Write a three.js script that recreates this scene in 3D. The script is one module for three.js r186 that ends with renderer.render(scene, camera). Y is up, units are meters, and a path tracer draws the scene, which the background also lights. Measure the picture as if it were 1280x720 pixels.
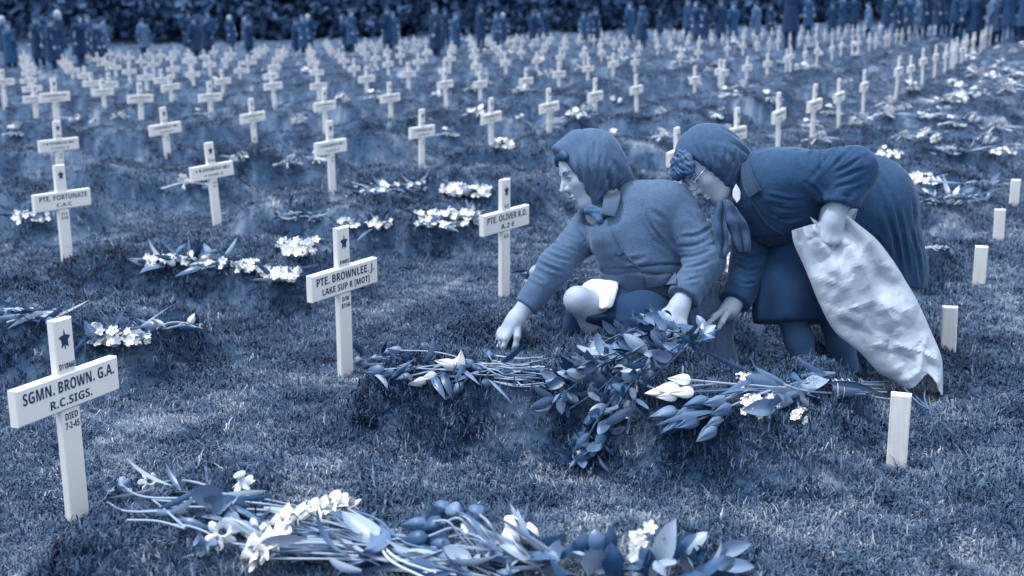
import * as THREE from 'three';
import { mergeGeometries, mergeVertices } from 'three/addons/utils/BufferGeometryUtils.js';
import { ImprovedNoise } from 'three/addons/math/ImprovedNoise.js';
import { FontLoader } from 'three/addons/loaders/FontLoader.js';
import { TextGeometry } from 'three/addons/geometries/TextGeometry.js';

// ---------------------------------------------------------------- camera, sky, sun, exposure
const scene = new THREE.Scene();
const CAM_H = 1.32, FOCAL = 1400, PITCH = -13.7 * Math.PI / 180, ROLL = -1.7 * Math.PI / 180;
const camera = new THREE.PerspectiveCamera(2 * Math.atan(360 / FOCAL) * 180 / Math.PI, 16 / 9, 0.1, 1500);
camera.rotation.order = 'YXZ';
camera.position.set(0, CAM_H, 0);
camera.rotation.set(PITCH, 0, ROLL);
camera.updateMatrixWorld(true);
camera.focus = 3.5;
camera.userData.fStop = 3.0;

const renderer = new THREE.WebGLRenderer();
renderer.toneMapping = THREE.LinearToneMapping;
renderer.toneMappingExposure = 2.3;
renderer.shadowMap.enabled = true;

const SUN = new THREE.Vector3(-0.42, 0.88, -0.02).normalize();
{ // an even overcast sky, brighter overhead, computed as air and cloud only
  const W = 256, H = 128, data = new Float32Array(W * H * 4), noise = new ImprovedNoise();
  for (let j = 0; j < H; j++) for (let i = 0; i < W; i++) {
    const el = ((j + 0.5) / H - 0.5) * Math.PI, az = (i + 0.5) / W * Math.PI * 2;
    const x = Math.cos(el) * Math.cos(az), z = Math.cos(el) * Math.sin(az), y = Math.sin(el);
    const cl = 1 + 0.10 * noise.noise(x * 3, y * 3, z * 3) + 0.05 * noise.noise(x * 8, y * 8 + 5, z * 8);
    const L = (0.42 + 0.52 * Math.max(0, y)) * cl;
    const k = (j * W + i) * 4;
    data[k] = L * 0.93; data[k + 1] = L * 1.0; data[k + 2] = L * 1.08; data[k + 3] = 1;
  }
  const sky = new THREE.DataTexture(data, W, H, THREE.RGBAFormat, THREE.FloatType);
  sky.mapping = THREE.EquirectangularReflectionMapping; sky.magFilter = sky.minFilter = THREE.LinearFilter; sky.needsUpdate = true;
  scene.background = sky; scene.environment = sky;
}
const sun = new THREE.DirectionalLight(new THREE.Color().setRGB(1.0, 0.975, 0.93), 1.5);
sun.position.copy(SUN).multiplyScalar(60).add(new THREE.Vector3(0, 0, -20));
sun.target.position.set(0, 0, -20);
sun.castShadow = true; sun.shadow.radius = 22; sun.shadow.mapSize.set(4096, 4096);
Object.assign(sun.shadow.camera, { left: -45, right: 45, top: 60, bottom: -60, near: 1, far: 160 });
scene.add(sun, sun.target);

// ---------------------------------------------------------------- small tools
const V = (x, y, z) => new THREE.Vector3(x, y, z);
function mulberry(a) { return () => { a |= 0; a = a + 0x6D2B79F5 | 0; let t = Math.imul(a ^ a >>> 15, 1 | a); t = t + Math.imul(t ^ t >>> 7, 61 | t) ^ t; return ((t ^ t >>> 14) >>> 0) / 4294967296; }; }
let rnd = mulberry(7);
const rr = (a, b) => a + (b - a) * rnd();
const lerp = (a, b, t) => a + (b - a) * t;
const clamp = (x, a = 0, b = 1) => Math.min(b, Math.max(a, x));
const sstep = (a, b, x) => { const t = clamp((x - a) / (b - a)); return t * t * (3 - 2 * t); };
const PN = new ImprovedNoise();
const N3 = (x, y, z) => PN.noise(x, y, z);
const fbm = (x, y, z, o = 4) => { let s = 0, a = 0.5; for (let i = 0; i < o; i++) { s += a * N3(x, y, z); x = x * 2.03 + 7.1; y = y * 2.03 + 3.7; z = z * 2.03 + 1.3; a *= 0.5; } return s; };

// blue toned scale of the print: 0 deepest ink, 1 paper white; returns a linear base colour
const SCALE = [[0, 0.001, 0.027, 0.088], [0.25, 0.013, 0.066, 0.170], [0.5, 0.084, 0.156, 0.290], [0.75, 0.32, 0.40, 0.52], [1, 0.80, 0.82, 0.85]];
function tone(t) {
  t = clamp(t);
  for (let i = 1; i < SCALE.length; i++) if (t <= SCALE[i][0]) {
    const a = SCALE[i - 1], b = SCALE[i], u = (t - a[0]) / (b[0] - a[0]);
    return new THREE.Color().setRGB(lerp(a[1], b[1], u), lerp(a[2], b[2], u), lerp(a[3], b[3], u));
  }
}
const mat = (t, o = {}) => new THREE.MeshStandardMaterial({ color: tone(t), roughness: 0.85, side: THREE.DoubleSide, ...o });
const cloth = (t, o = {}) => new THREE.MeshPhysicalMaterial({ color: tone(t), roughness: 0.95, sheen: 0.8, sheenRoughness: 0.5, sheenColor: new THREE.Color().setRGB(0.55, 0.60, 0.68), side: THREE.DoubleSide, ...o });
const leafy = (t, o = {}) => new THREE.MeshPhysicalMaterial({ color: tone(t), roughness: 0.55, side: THREE.DoubleSide, ...o });

// a pixel of the photograph and a depth along the view give a point; a pixel alone gives the point on level ground
function pixelRay(px, py) { return V((px - 640) / FOCAL, -(py - 360) / FOCAL, -1).applyEuler(new THREE.Euler(PITCH, 0, ROLL, 'YXZ')); }
const Q = (px, py, d) => pixelRay(px, py).multiplyScalar(d).add(camera.position);
function onGround(px, py, h = 0) { const r = pixelRay(px, py); return r.multiplyScalar((h - CAM_H) / r.y).add(camera.position); }

const used = {};
function numbered(n) { const k = used[n] = (used[n] ?? -1) + 1; return k ? n + '_' + String(k).padStart(3, '0') : n; }
function shade(o) { o.traverse(m => { if (m.isMesh) { m.castShadow = true; m.receiveShadow = true; } }); return o; }
function thing(name, label, category, pos = V(0, 0, 0), turn = 0, group) {
  const o = new THREE.Group(); o.name = numbered(name); o.position.copy(pos); o.rotation.y = turn;
  o.userData = { label, category }; if (group) o.userData.group = group;
  scene.add(o); return o;
}
function part(name, geo, m, parent) { const o = new THREE.Mesh(geo, m); o.name = name; o.castShadow = o.receiveShadow = true; parent.add(o); return o; }
function structure(name, geo, m) { const o = part(numbered(name), geo, m, scene); o.userData.kind = 'structure'; return o; }
function copyOf(root, pos, label, group) {
  const r = root.clone(); r.name = numbered(root.name.replace(/_\d\d\d$/, '')); r.userData = { ...root.userData };
  r.position.copy(pos); if (label) r.userData.label = label; if (group) r.userData.group = group;
  scene.add(r); return r;
}
function geo(pos, idx, uv) {
  const g = new THREE.BufferGeometry(); g.setAttribute('position', new THREE.Float32BufferAttribute(pos, 3));
  if (uv) g.setAttribute('uv', new THREE.Float32BufferAttribute(uv, 2));
  if (idx) g.setIndex(idx); g.computeVertexNormals(); return g;
}
function plain(g) { const o = g.index ? g.toNonIndexed() : g; for (const k of Object.keys(o.attributes)) if (k !== 'position' && k !== 'normal') o.deleteAttribute(k); return o; }
const merged = list => mergeGeometries(list.map(plain));

// fine fibre / wood grain textures (colour only)
function canvasTex(w, h, draw, rep) {
  const d = new Uint8Array(w * h * 4);
  for (let y = 0; y < h; y++) for (let x = 0; x < w; x++) { const v = draw(x / w, y / h, x, y), k = (y * w + x) * 4; d[k] = v[0]; d[k + 1] = v[1]; d[k + 2] = v[2]; d[k + 3] = 255; }
  const t = new THREE.DataTexture(d, w, h); t.wrapS = t.wrapT = THREE.RepeatWrapping; t.magFilter = THREE.LinearFilter; t.minFilter = THREE.LinearMipmapLinearFilter; t.generateMipmaps = true;
  if (rep) t.repeat.set(rep[0], rep[1]); t.needsUpdate = true; return t;
}

// ---------------------------------------------------------------- the ground: rows of graves with low grassy mounds
// row frame: D runs along a row of crosses, E from a cross to the foot of its grave
const DX = 0.45, DZ = -0.893, EX = 0.893, EZ = 0.45;
const ROW0 = -2.41, ROWSTEP = 2.6, GAP = 1.28;
const fromRow = (s, t) => V(s * EX + t * DX, 0, s * EZ + t * DZ);
function height(x, z) {
  const s = x * EX + z * EZ, t = x * DX + z * DZ, far = Math.hypot(x, z);
  let h = 0.022 * fbm(x * 0.9, 3.3, z * 0.9, 3) + 0.018 * fbm(x * 4.5, 1.1, z * 4.5, 3);
  if (far < 14) h += 0.010 * fbm(x * 19, 9.1, z * 19, 2);
  const k = Math.floor((ROW0 + 2.25 - s) / ROWSTEP);          // which row of graves
  if (k >= 0 && s < 0.2 && far < 75) {
    const u = s - (ROW0 - ROWSTEP * k);                        // metres from the cross towards the foot
    const t0 = k === 0 ? 2.05 : 4.44 + 2.2 * (k - 1), n = Math.round((t - t0 + 0.08) / GAP), g = t0 + n * GAP - 0.08;
    const wob = 0.10 * N3(s * 1.9 + 3, g, 1.5) , wid = 0.40 + 0.07 * N3(g * 3.1, k * 2.7, s * 1.3);
    const across = Math.abs(t - g + wob) / wid;
    const prof = across < 1.25 ? sstep(1.12, 0.58, across) : 0;
    const ends = sstep(0.14, 0.50, u) * sstep(2.05, 1.7, u);
    const hh = ((k ? 0.225 : 0.18) + 0.05 * N3(k * 5.3, g * 2.1, 0.5)) * (1 + 0.35 * N3(s * 3.3, t * 3.3, 4.4));
    h += hh * prof * ends;
  }
  if (far > 70) h += 0.16 * (far - 70) * sstep(70, 90, far) * sstep(400, 200, far);   // the ground rises behind the cemetery
  return h;
}
function onLift(px, py, lift) { // where the view through a pixel first meets the land (raised by lift)
  const r = pixelRay(px, py), c = camera.position, f = t => c.y + r.y * t - height(c.x + r.x * t, c.z + r.z * t) - lift;
  let a = 1.6, b = a; while (b < 120) { b = a + 0.012 * a; if (f(b) < 0) break; a = b; }
  for (let i = 0; i < 14; i++) { const m = (a + b) / 2; if (f(m) < 0) b = m; else a = m; }
  return c.clone().addScaledVector(r, b);
}
const onLand = (px, py) => onLift(px, py, 0);

// how far a point lies on one of the dug graves
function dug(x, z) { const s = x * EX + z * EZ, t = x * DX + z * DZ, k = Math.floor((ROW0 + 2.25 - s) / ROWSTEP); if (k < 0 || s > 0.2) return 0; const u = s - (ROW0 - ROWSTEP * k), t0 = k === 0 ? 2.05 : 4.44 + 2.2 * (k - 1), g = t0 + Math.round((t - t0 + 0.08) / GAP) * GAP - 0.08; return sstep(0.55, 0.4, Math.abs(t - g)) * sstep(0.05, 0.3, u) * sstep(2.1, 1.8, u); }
// dry pale turf plus painted haze; dark grave soil plus painted mound shade
function turf(x, z) {
  const a = fbm(x * 0.55 + 11, 2.2, z * 0.55, 3), b = fbm(x * 2.6, 8.8, z * 2.6, 3), c = fbm(x * 9.5, 4.1, z * 9.5, 3), e = fbm(x * 31, 6.1, z * 31, 2);
  const wornHaze = sstep(0.02, 0.16, fbm(x * 1.5 + 5, 7.7, z * 2.1, 4) + (x < -0.2 && z > -5 ? 0.10 : 0));  // dry patches, increased at the left front to paint a pale haze there
  return clamp(0.40 + 0.30 * a + 0.42 * b + 0.48 * c + 0.30 * e + 0.12 * wornHaze - 0.24 * sstep(0.0, 0.08, fbm(x * 3.4 + 31, 1.9, z * 3.4, 4) - 0.15 + 0.17 * dug(x, z)));  // last term: bare soil on the graves, also painting shade on the mounds
}
const turfColour = b => tone(0.33 + 0.92 * (b - 0.38)).multiplyScalar(0.70);   // dull dry turf
{
  const angs = [], radii = [];
  for (let a = 0; a < Math.PI * 2; ) { const off = Math.abs(a - Math.PI); angs.push(a); a += off < 0.62 ? 0.0021 : off < 1.0 ? 0.01 : 0.09; }
  for (let r = 0.4; r < 1200; ) { radii.push(r); r *= r < 1.8 ? 1.12 : r < 7 ? 1.0065 : r < 15 ? 1.011 : r < 80 ? 1.018 : 1.12; }
  const A = angs.length, pos = [0, height(0, 0), 0], col = [], idx = [];
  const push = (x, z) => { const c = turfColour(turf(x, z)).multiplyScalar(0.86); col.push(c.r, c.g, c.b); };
  push(0, 0);
  for (const r of radii) for (const a of angs) { const x = Math.sin(a) * r, z = Math.cos(a) * r; pos.push(x, height(x, z), z); push(x, z); }
  for (let i = 0; i < A; i++) idx.push(0, 1 + i, 1 + (i + 1) % A);
  for (let j = 0; j + 1 < radii.length; j++) for (let i = 0; i < A; i++) {
    const a = 1 + j * A + i, b = 1 + j * A + (i + 1) % A; idx.push(a, a + A, b, b, a + A, b + A);
  }
  const g = geo(pos, idx); g.setAttribute('color', new THREE.Float32BufferAttribute(col, 3));
  structure('ground', g, new THREE.MeshStandardMaterial({ vertexColors: true, roughness: 0.95, side: THREE.DoubleSide }));
}

// ---------------------------------------------------------------- grass
{
  const tuft = (seed, n, matted, long = 1) => {
    const R = mulberry(seed), pos = [], idx = [];
    for (let i = 0; i < n; i++) {
      const a = R() * 6.28, L = (0.010 + 0.016 * R()) * long, w = 0.0010 + 0.0010 * R(), bx = (R() - 0.5) * 0.035, bz = (R() - 0.5) * 0.035;
      const lean = matted * (0.5 + 0.8 * R()), dx = Math.cos(a), dz = Math.sin(a), px = -dz * w, pz = dx * w, k = pos.length / 3;
      const m1 = L * 0.55, up1 = m1 * Math.cos(lean * 0.6), ou1 = m1 * Math.sin(lean * 0.6), up2 = up1 + L * 0.45 * Math.cos(lean * 1.5), ou2 = ou1 + L * 0.45 * Math.sin(lean * 1.5);
      pos.push(bx - px, -0.004, bz - pz, bx + px, -0.004, bz + pz, bx + dx * ou1 - px * 0.8, up1, bz + dz * ou1 - pz * 0.8, bx + dx * ou1 + px * 0.8, up1, bz + dz * ou1 + pz * 0.8, bx + dx * ou2, up2, bz + dz * ou2);
      idx.push(k, k + 1, k + 2, k + 1, k + 3, k + 2, k + 2, k + 3, k + 4);
    }
    return geo(pos, idx);
  };
  const R = mulberry(99), m4 = new THREE.Matrix4(), q = new THREE.Quaternion(), c = new THREE.Color(), up = V(0, 1, 0);
  const gm = new THREE.MeshStandardMaterial({ color: 0xffffff, roughness: 0.7, side: THREE.DoubleSide });
  for (let v = 0; v < 5; v++) {
    const NI = v < 4 ? 66000 : 5000, inst = new THREE.InstancedMesh(v < 4 ? tuft(40 + v, v < 3 ? 9 : 6, v < 3 ? 1.25 : 0.6) : tuft(44, 3, 1.6, 2.2), gm, NI);
    for (let i = 0; i < NI; i++) {
      const r = 1.9 * Math.pow(40 / 1.9, R()), a = (R() - 0.5) * 1.3, x = Math.sin(a) * r, z = -Math.cos(a) * r;
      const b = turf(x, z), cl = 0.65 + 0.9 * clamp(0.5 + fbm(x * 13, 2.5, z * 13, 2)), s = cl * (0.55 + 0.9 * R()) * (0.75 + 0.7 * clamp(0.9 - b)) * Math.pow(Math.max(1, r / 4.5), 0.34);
      q.setFromAxisAngle(up, R() * 6.28);
      m4.compose(V(x, height(x, z), z), q, V(s, s * (0.7 + 0.6 * R()), s)); inst.setMatrixAt(i, m4);
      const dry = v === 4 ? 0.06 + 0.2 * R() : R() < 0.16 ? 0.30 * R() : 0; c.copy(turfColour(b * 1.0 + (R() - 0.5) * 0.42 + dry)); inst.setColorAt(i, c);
    }
    inst.name = numbered('grass'); inst.userData = { kind: 'stuff', label: 'short rough turf covering the ground between the graves', category: 'grass' };
    inst.receiveShadow = inst.castShadow = true; scene.add(inst);
  }
}
// ---------------------------------------------------------------- wooden crosses
const woodTex = canvasTex(128, 512, (u, v, x, y) => { const n = fbm(u * 9, v * 2.2, 1.7, 3) * 26 + fbm(u * 60, v * 3, 4.2, 2) * 22 + fbm(u * 4, v * 6, 8, 2) * 14; const g = clamp(236 + n, 170, 255); return [g, g, g]; });
woodTex.colorSpace = THREE.SRGBColorSpace;
const paint = new THREE.MeshStandardMaterial({ color: tone(1), map: woodTex, roughness: 0.6 });
const ink = mat(0.03, { roughness: 0.7 });
function bevelBox(w, h, d, b = 0.0035) {
  const s = new THREE.Shape(); s.moveTo(-w / 2 + b, -h / 2 + b); s.lineTo(w / 2 - b, -h / 2 + b); s.lineTo(w / 2 - b, h / 2 - b); s.lineTo(-w / 2 + b, h / 2 - b); s.closePath();
  const g = new THREE.ExtrudeGeometry(s, { depth: d - 2 * b, bevelEnabled: true, bevelThickness: b, bevelSize: b, bevelSegments: 1, steps: 1 });
  g.translate(0, 0, -d / 2 + b);
  const p = g.attributes.position, uv = g.attributes.uv; for (let i = 0; i < p.count; i++) uv.setXY(i, (w > h ? p.getY(i) : p.getX(i)) * 7 + p.getZ(i) * 5, (w > h ? p.getX(i) : p.getY(i)) * 1.9);
  return g;
}
const CROSS = { h: 0.58, w: 0.068, arm: 0.375, armH: 0.098, armY: 0.383 };
const postGeo = bevelBox(CROSS.w, CROSS.h + 0.12, 0.026); postGeo.translate(0, CROSS.h / 2 - 0.06, 0);
const armGeo = bevelBox(CROSS.arm, CROSS.armH, 0.032); armGeo.translate(0, CROSS.armY, 0.003);
const leafShape = (() => { // five pointed maple leaf emblem with a short stem
  const P = [[0, 1], [0.20, 0.40], [0.34, 0.46], [0.92, 0.30], [0.50, -0.08], [0.50, -0.26], [0.58, -0.74], [0.10, -0.46], [0.08, -0.86]];
  const s = new THREE.Shape(); s.moveTo(...P[0]); for (const p of P.slice(1)) s.lineTo(...p); for (const p of P.slice(1).reverse()) s.lineTo(-p[0], p[1]); s.closePath(); return s;
})();
const emblemGeo = new THREE.ShapeGeometry(leafShape); emblemGeo.scale(0.023, 0.030, 1); emblemGeo.translate(0, 0.523, 0.0136);
const font = await new FontLoader().loadAsync('fonts/droid/droid_sans_bold.typeface.json');
function lettering(text, size, width, y, z, slant = 0) {
  const g = new TextGeometry(text, { font, size, depth: 0.0004, curveSegments: 3 }); g.computeBoundingBox();
  const b = g.boundingBox; g.translate(-(b.min.x + b.max.x) / 2, y - size / 2, z); g.scale(width / (b.max.x - b.min.x), 1, 1); return g;
}
const smudge = (() => { // strokes of lettering too small to read
  const R = mulberry(5), list = []; const line = (y, w, h, z) => { for (let x = -w / 2; x < w / 2; x += 0.012) { if (R() < 0.12) continue; const g = new THREE.PlaneGeometry(0.005 + 0.004 * R(), h * (0.7 + 0.3 * R())); g.translate(x + 0.004 * R(), y, z); list.push(g); } };
  line(0.400, 0.30, 0.026, 0.0196); line(0.360, 0.16, 0.018, 0.0196); line(0.458, 0.05, 0.014, 0.0136); line(0.305, 0.04, 0.016, 0.0136); line(0.280, 0.045, 0.016, 0.0136);
  return merged(list);
})();
function makeCross(label, group, lines) {
  const o = thing('grave_cross', label, 'grave cross', V(0, 0, 0), 0, group);
  part('post', postGeo, paint, o); part('crossarm', armGeo, paint, o); part('leaf_emblem', emblemGeo, ink, o);
  if (lines) for (const l of lines) part('lettering', lettering(...l), ink, o); else part('lettering', smudge, ink, o).userData.kind = 'stuff';
  return o;
}
function stand(o, p, yaw, roll = 0, lean = 0, s = 1) { o.position.set(p.x, height(p.x, p.z) - 0.006, p.z); o.rotation.set(lean, yaw, -roll, 'YXZ'); o.scale.setScalar(s); return o; }
const RAD = Math.PI / 180, NEAR = 'lettered white crosses of the near graves', FACE = 0.0196, POSTFACE = 0.0136;
stand(makeCross('large white cross lettered for a signals soldier beside the wilted daffodils', NEAR, [
  ['D118460', 0.016, 0.056, 0.452, POSTFACE], ['SGMN. BROWN. G.A.', 0.031, 0.335, 0.402, FACE], ['R.C.SIGS.', 0.023, 0.155, 0.360, FACE], ['DIED', 0.019, 0.046, 0.313, POSTFACE], ['7-2-45', 0.019, 0.052, 0.287, POSTFACE]]),
  onGround(97, 648), 68 * RAD, 2.5 * RAD, 0);
stand(makeCross('white cross with sharp lettering at the head of the mound below the women', NEAR, [
  ['B146053', 0.014, 0.050, 0.452, POSTFACE], ['PTE. BROWNLEE. J.', 0.030, 0.330, 0.403, FACE], ['LAKE SUP R [MOT]', 0.024, 0.270, 0.362, FACE], ['D/W', 0.018, 0.040, 0.310, POSTFACE], ['8/11/44', 0.018, 0.048, 0.284, POSTFACE]]),
  onGround(432, 470), 58 * RAD, 0.5 * RAD, 2 * RAD);
stand(makeCross('white lettered wooden cross standing behind the outstretched arm of the kneeling woman', NEAR, [
  ['H.21', 0.015, 0.034, 0.452, POSTFACE], ['PTE. OLIVER R.D.', 0.030, 0.330, 0.402, FACE], ['A.2 E', 0.023, 0.110, 0.360, FACE], ['K.I.A.', 0.018, 0.040, 0.308, POSTFACE]]),
  onGround(630, 369), 55 * RAD, 0.5 * RAD, 2 * RAD);
stand(makeCross('white lettered cross with other crosses standing in line behind it', NEAR, [
  ['PTE. FORTUNATE', 0.028, 0.32, 0.402, FACE], ['C.A.C', 0.020, 0.100, 0.360, FACE], ['K.I.A', 0.016, 0.040, 0.308, POSTFACE], ['26.2.45', 0.016, 0.044, 0.284, POSTFACE]]),
  onGround(85, 334), 60 * RAD, 2 * RAD, 0);
{
  const proto = makeCross('white wooden cross in the rows of graves across the field', 'white crosses in rows across the field');
  const ROWS = ['same row as the large lettered cross', 'second row, the one behind the lettered crosses', 'third row of graves behind the lettered crosses', 'fourth row of graves behind the lettered crosses', 'fifth row of graves behind the lettered crosses'];
  const list = [], R = mulberry(31), seen = [];
  const add = (p) => { for (const o of seen) if (Math.hypot(o.x - p.x, o.z - p.z) < 0.62) return; seen.push(p); list.push(p); };
  for (const q of [[95, 645], [432, 468], [630, 368], [85, 333]]) seen.push(onGround(...q));
  // measured on the photograph, by the foot of each cross
  for (const q of [[848, 262], [920, 228], [972, 200], [1014, 183], [1048, 167], [1078, 150], [1119, 131], [1137, 120], [1152, 113], [1167, 105], [1180, 98], [1191, 92], [1201, 88],
    [272, 283], [416, 246], [527, 219], [614, 194], [687, 181], [743, 164], [796, 150], [868, 135], [903, 124], [932, 113], [958, 107], [982, 101],
    [78, 238], [212, 212], [320, 192], [490, 163], [559, 152], [657, 133], [699, 124], [179, 175], [76, 193], [265, 160], [345, 150], [9, 152], [138, 136], [205, 128], [240, 113]]) add(onGround(...q));
  for (let k = 0; k < 26; k++) for (let n = -8; n < 60; n++) {
    const s = ROW0 - ROWSTEP * k, t = (k === 0 ? 2.05 : 4.44 + 2.2 * (k - 1)) + n * GAP, p = fromRow(s + (R() - 0.5) * 0.1, t + (R() - 0.5) * 0.12);
    if (k < 2 && t < (k ? 15 : 18)) continue; if (k === 2 && t < 12.5 && n !== 3) continue;
    const a = Math.atan2(p.x, -p.z); if (p.z > -8 || Math.abs(a) > 0.47) continue;
    if (p.z < -50 || (p.x < -0.16 * -p.z && p.z < -41)) continue;
    if (R() < 0.05) continue;
    add(p);
  }
  list.sort((a, b) => Math.hypot(a.x, a.z) - Math.hypot(b.x, b.z));
  list.slice(0, 292).forEach((p, i) => { const o = i ? copyOf(proto, p) : proto, row = Math.round((ROW0 - (p.x * EX + p.z * EZ)) / ROWSTEP); if (row < ROWS.length) { o.userData.label = 'white wooden cross in the ' + ROWS[row]; o.userData.group = 'white crosses of the ' + ROWS[row]; } else { o.userData.label = 'small white cross in the dense far rows near the visitors'; o.userData.group = 'white crosses of the far rows'; } stand(o, p, (60 + 7 * (R() - 0.5)) * RAD, (R() - 0.5) * 4 * RAD, (R() - 0.3) * 4 * RAD, 0.96 + 0.09 * R()); });
  const rest = list.slice(292);
  if (rest.length) {
    const im = new THREE.InstancedMesh(merged([postGeo, armGeo]), new THREE.MeshStandardMaterial({ color: tone(0.98), roughness: 0.7 }), rest.length), m4 = new THREE.Matrix4(), q = new THREE.Quaternion();
    rest.forEach((p, i) => { q.setFromEuler(new THREE.Euler((R() - 0.3) * 4 * RAD, 57 * RAD, (R() - 0.5) * 5 * RAD, 'YXZ')); im.setMatrixAt(i, m4.compose(V(p.x, height(p.x, p.z), p.z), q, V(1, 1, 1))); });
    im.name = 'far_grave_crosses'; im.userData = { kind: 'stuff', label: 'mass of small white crosses in the farthest rows of graves', category: 'crosses' }; im.castShadow = im.receiveShadow = true; scene.add(im);
  }
  console.log('crosses', list.length);
}
// ---------------------------------------------------------------- foot pegs
{
  const pegGeo = bevelBox(0.056, 0.27, 0.032, 0.003); pegGeo.translate(0, 0.075, 0);
  const strokes = (() => { const R = mulberry(8), l = []; for (let y = 0.07; y < 0.19; y += 0.017) { const g = new THREE.PlaneGeometry(0.006 + 0.012 * R(), 0.008); g.rotateY(Math.PI / 2); g.translate(0.0284, y, (R() - 0.5) * 0.008); l.push(g); } return merged(l); })();
  const labels = ['short white wooden peg beside the tulip bouquet and its dry stems', 'short white wooden peg standing next to the paper wrapper', 'white peg on the dark turf behind the paper wrapper', 'narrow white peg at the foot of a mound with tied flowers', 'small white peg beyond the others at the foot of a flowered mound'];
  [[1120, 585, 0.235], [1185, 440, 0.185], [1223, 356, 0.19], [1248, 299, 0.185], [1267, 257, 0.185]].forEach(([x, y, h], i) => {
    const o = thing('grave_peg', labels[i], 'peg', V(0, 0, 0), 0, 'white pegs at the feet of the graves');
    part('stake', pegGeo, paint, o); part('lettering', strokes, ink, o).userData.kind = 'stuff';
    const p = onGround(x, y); stand(o, p, (-22 + i * 2) * RAD, 0, 0, 1); o.scale.y = h / 0.21; o.rotation.z = (i % 2 ? 1 : -1) * 0.015;
  });
}
// ---------------------------------------------------------------- meshing of smooth bodies (surface nets over a distance field)
const smin = (a, b, k) => { const h = Math.max(k - Math.abs(a - b), 0) / k; return Math.min(a, b) - h * h * k * 0.25; };
const smax = (a, b, k) => -smin(-a, -b, k);
function cap(a, b, ra, rb, flat) { // tapered limb from a to b
  const ax = a.x, ay = a.y, az = a.z, dx = b.x - ax, dy = b.y - ay, dz = b.z - az, L = dx * dx + dy * dy + dz * dz;
  return (x, y, z) => { const px = x - ax, py = y - ay, pz = z - az, t = clamp((px * dx + py * dy + pz * dz) / L); const ex = px - dx * t, ey = py - dy * t, ez = pz - dz * t; return Math.sqrt(ex * ex + ey * ey + ez * ez) - (ra + (rb - ra) * t); };
}
function ell(c, r, F) { // ellipsoid at c with radii r in frame F (three unit vectors) or axis aligned
  const [rx, ry, rz] = r, A = F ? F[0] : V(1, 0, 0), B = F ? F[1] : V(0, 1, 0), C = F ? F[2] : V(0, 0, 1), m = Math.min(rx, ry, rz);
  return (x, y, z) => { x -= c.x; y -= c.y; z -= c.z; const u = (x * A.x + y * A.y + z * A.z) / rx, v = (x * B.x + y * B.y + z * B.z) / ry, w = (x * C.x + y * C.y + z * C.z) / rz; const k = Math.sqrt(u * u + v * v + w * w); return (k - 1) * (k > 0.3 ? Math.sqrt(x * x + y * y + z * z) / k : m); };
}
const half = (p, n) => { const o = n.clone().normalize(), d = o.dot(p); return (x, y, z) => x * o.x + y * o.y + z * o.z - d; }; // positive on the side n points to
const join = (list, k) => (x, y, z) => { let d = list[0](x, y, z); for (let i = 1; i < list.length; i++) d = smin(d, list[i](x, y, z), k); return d; };
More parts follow.
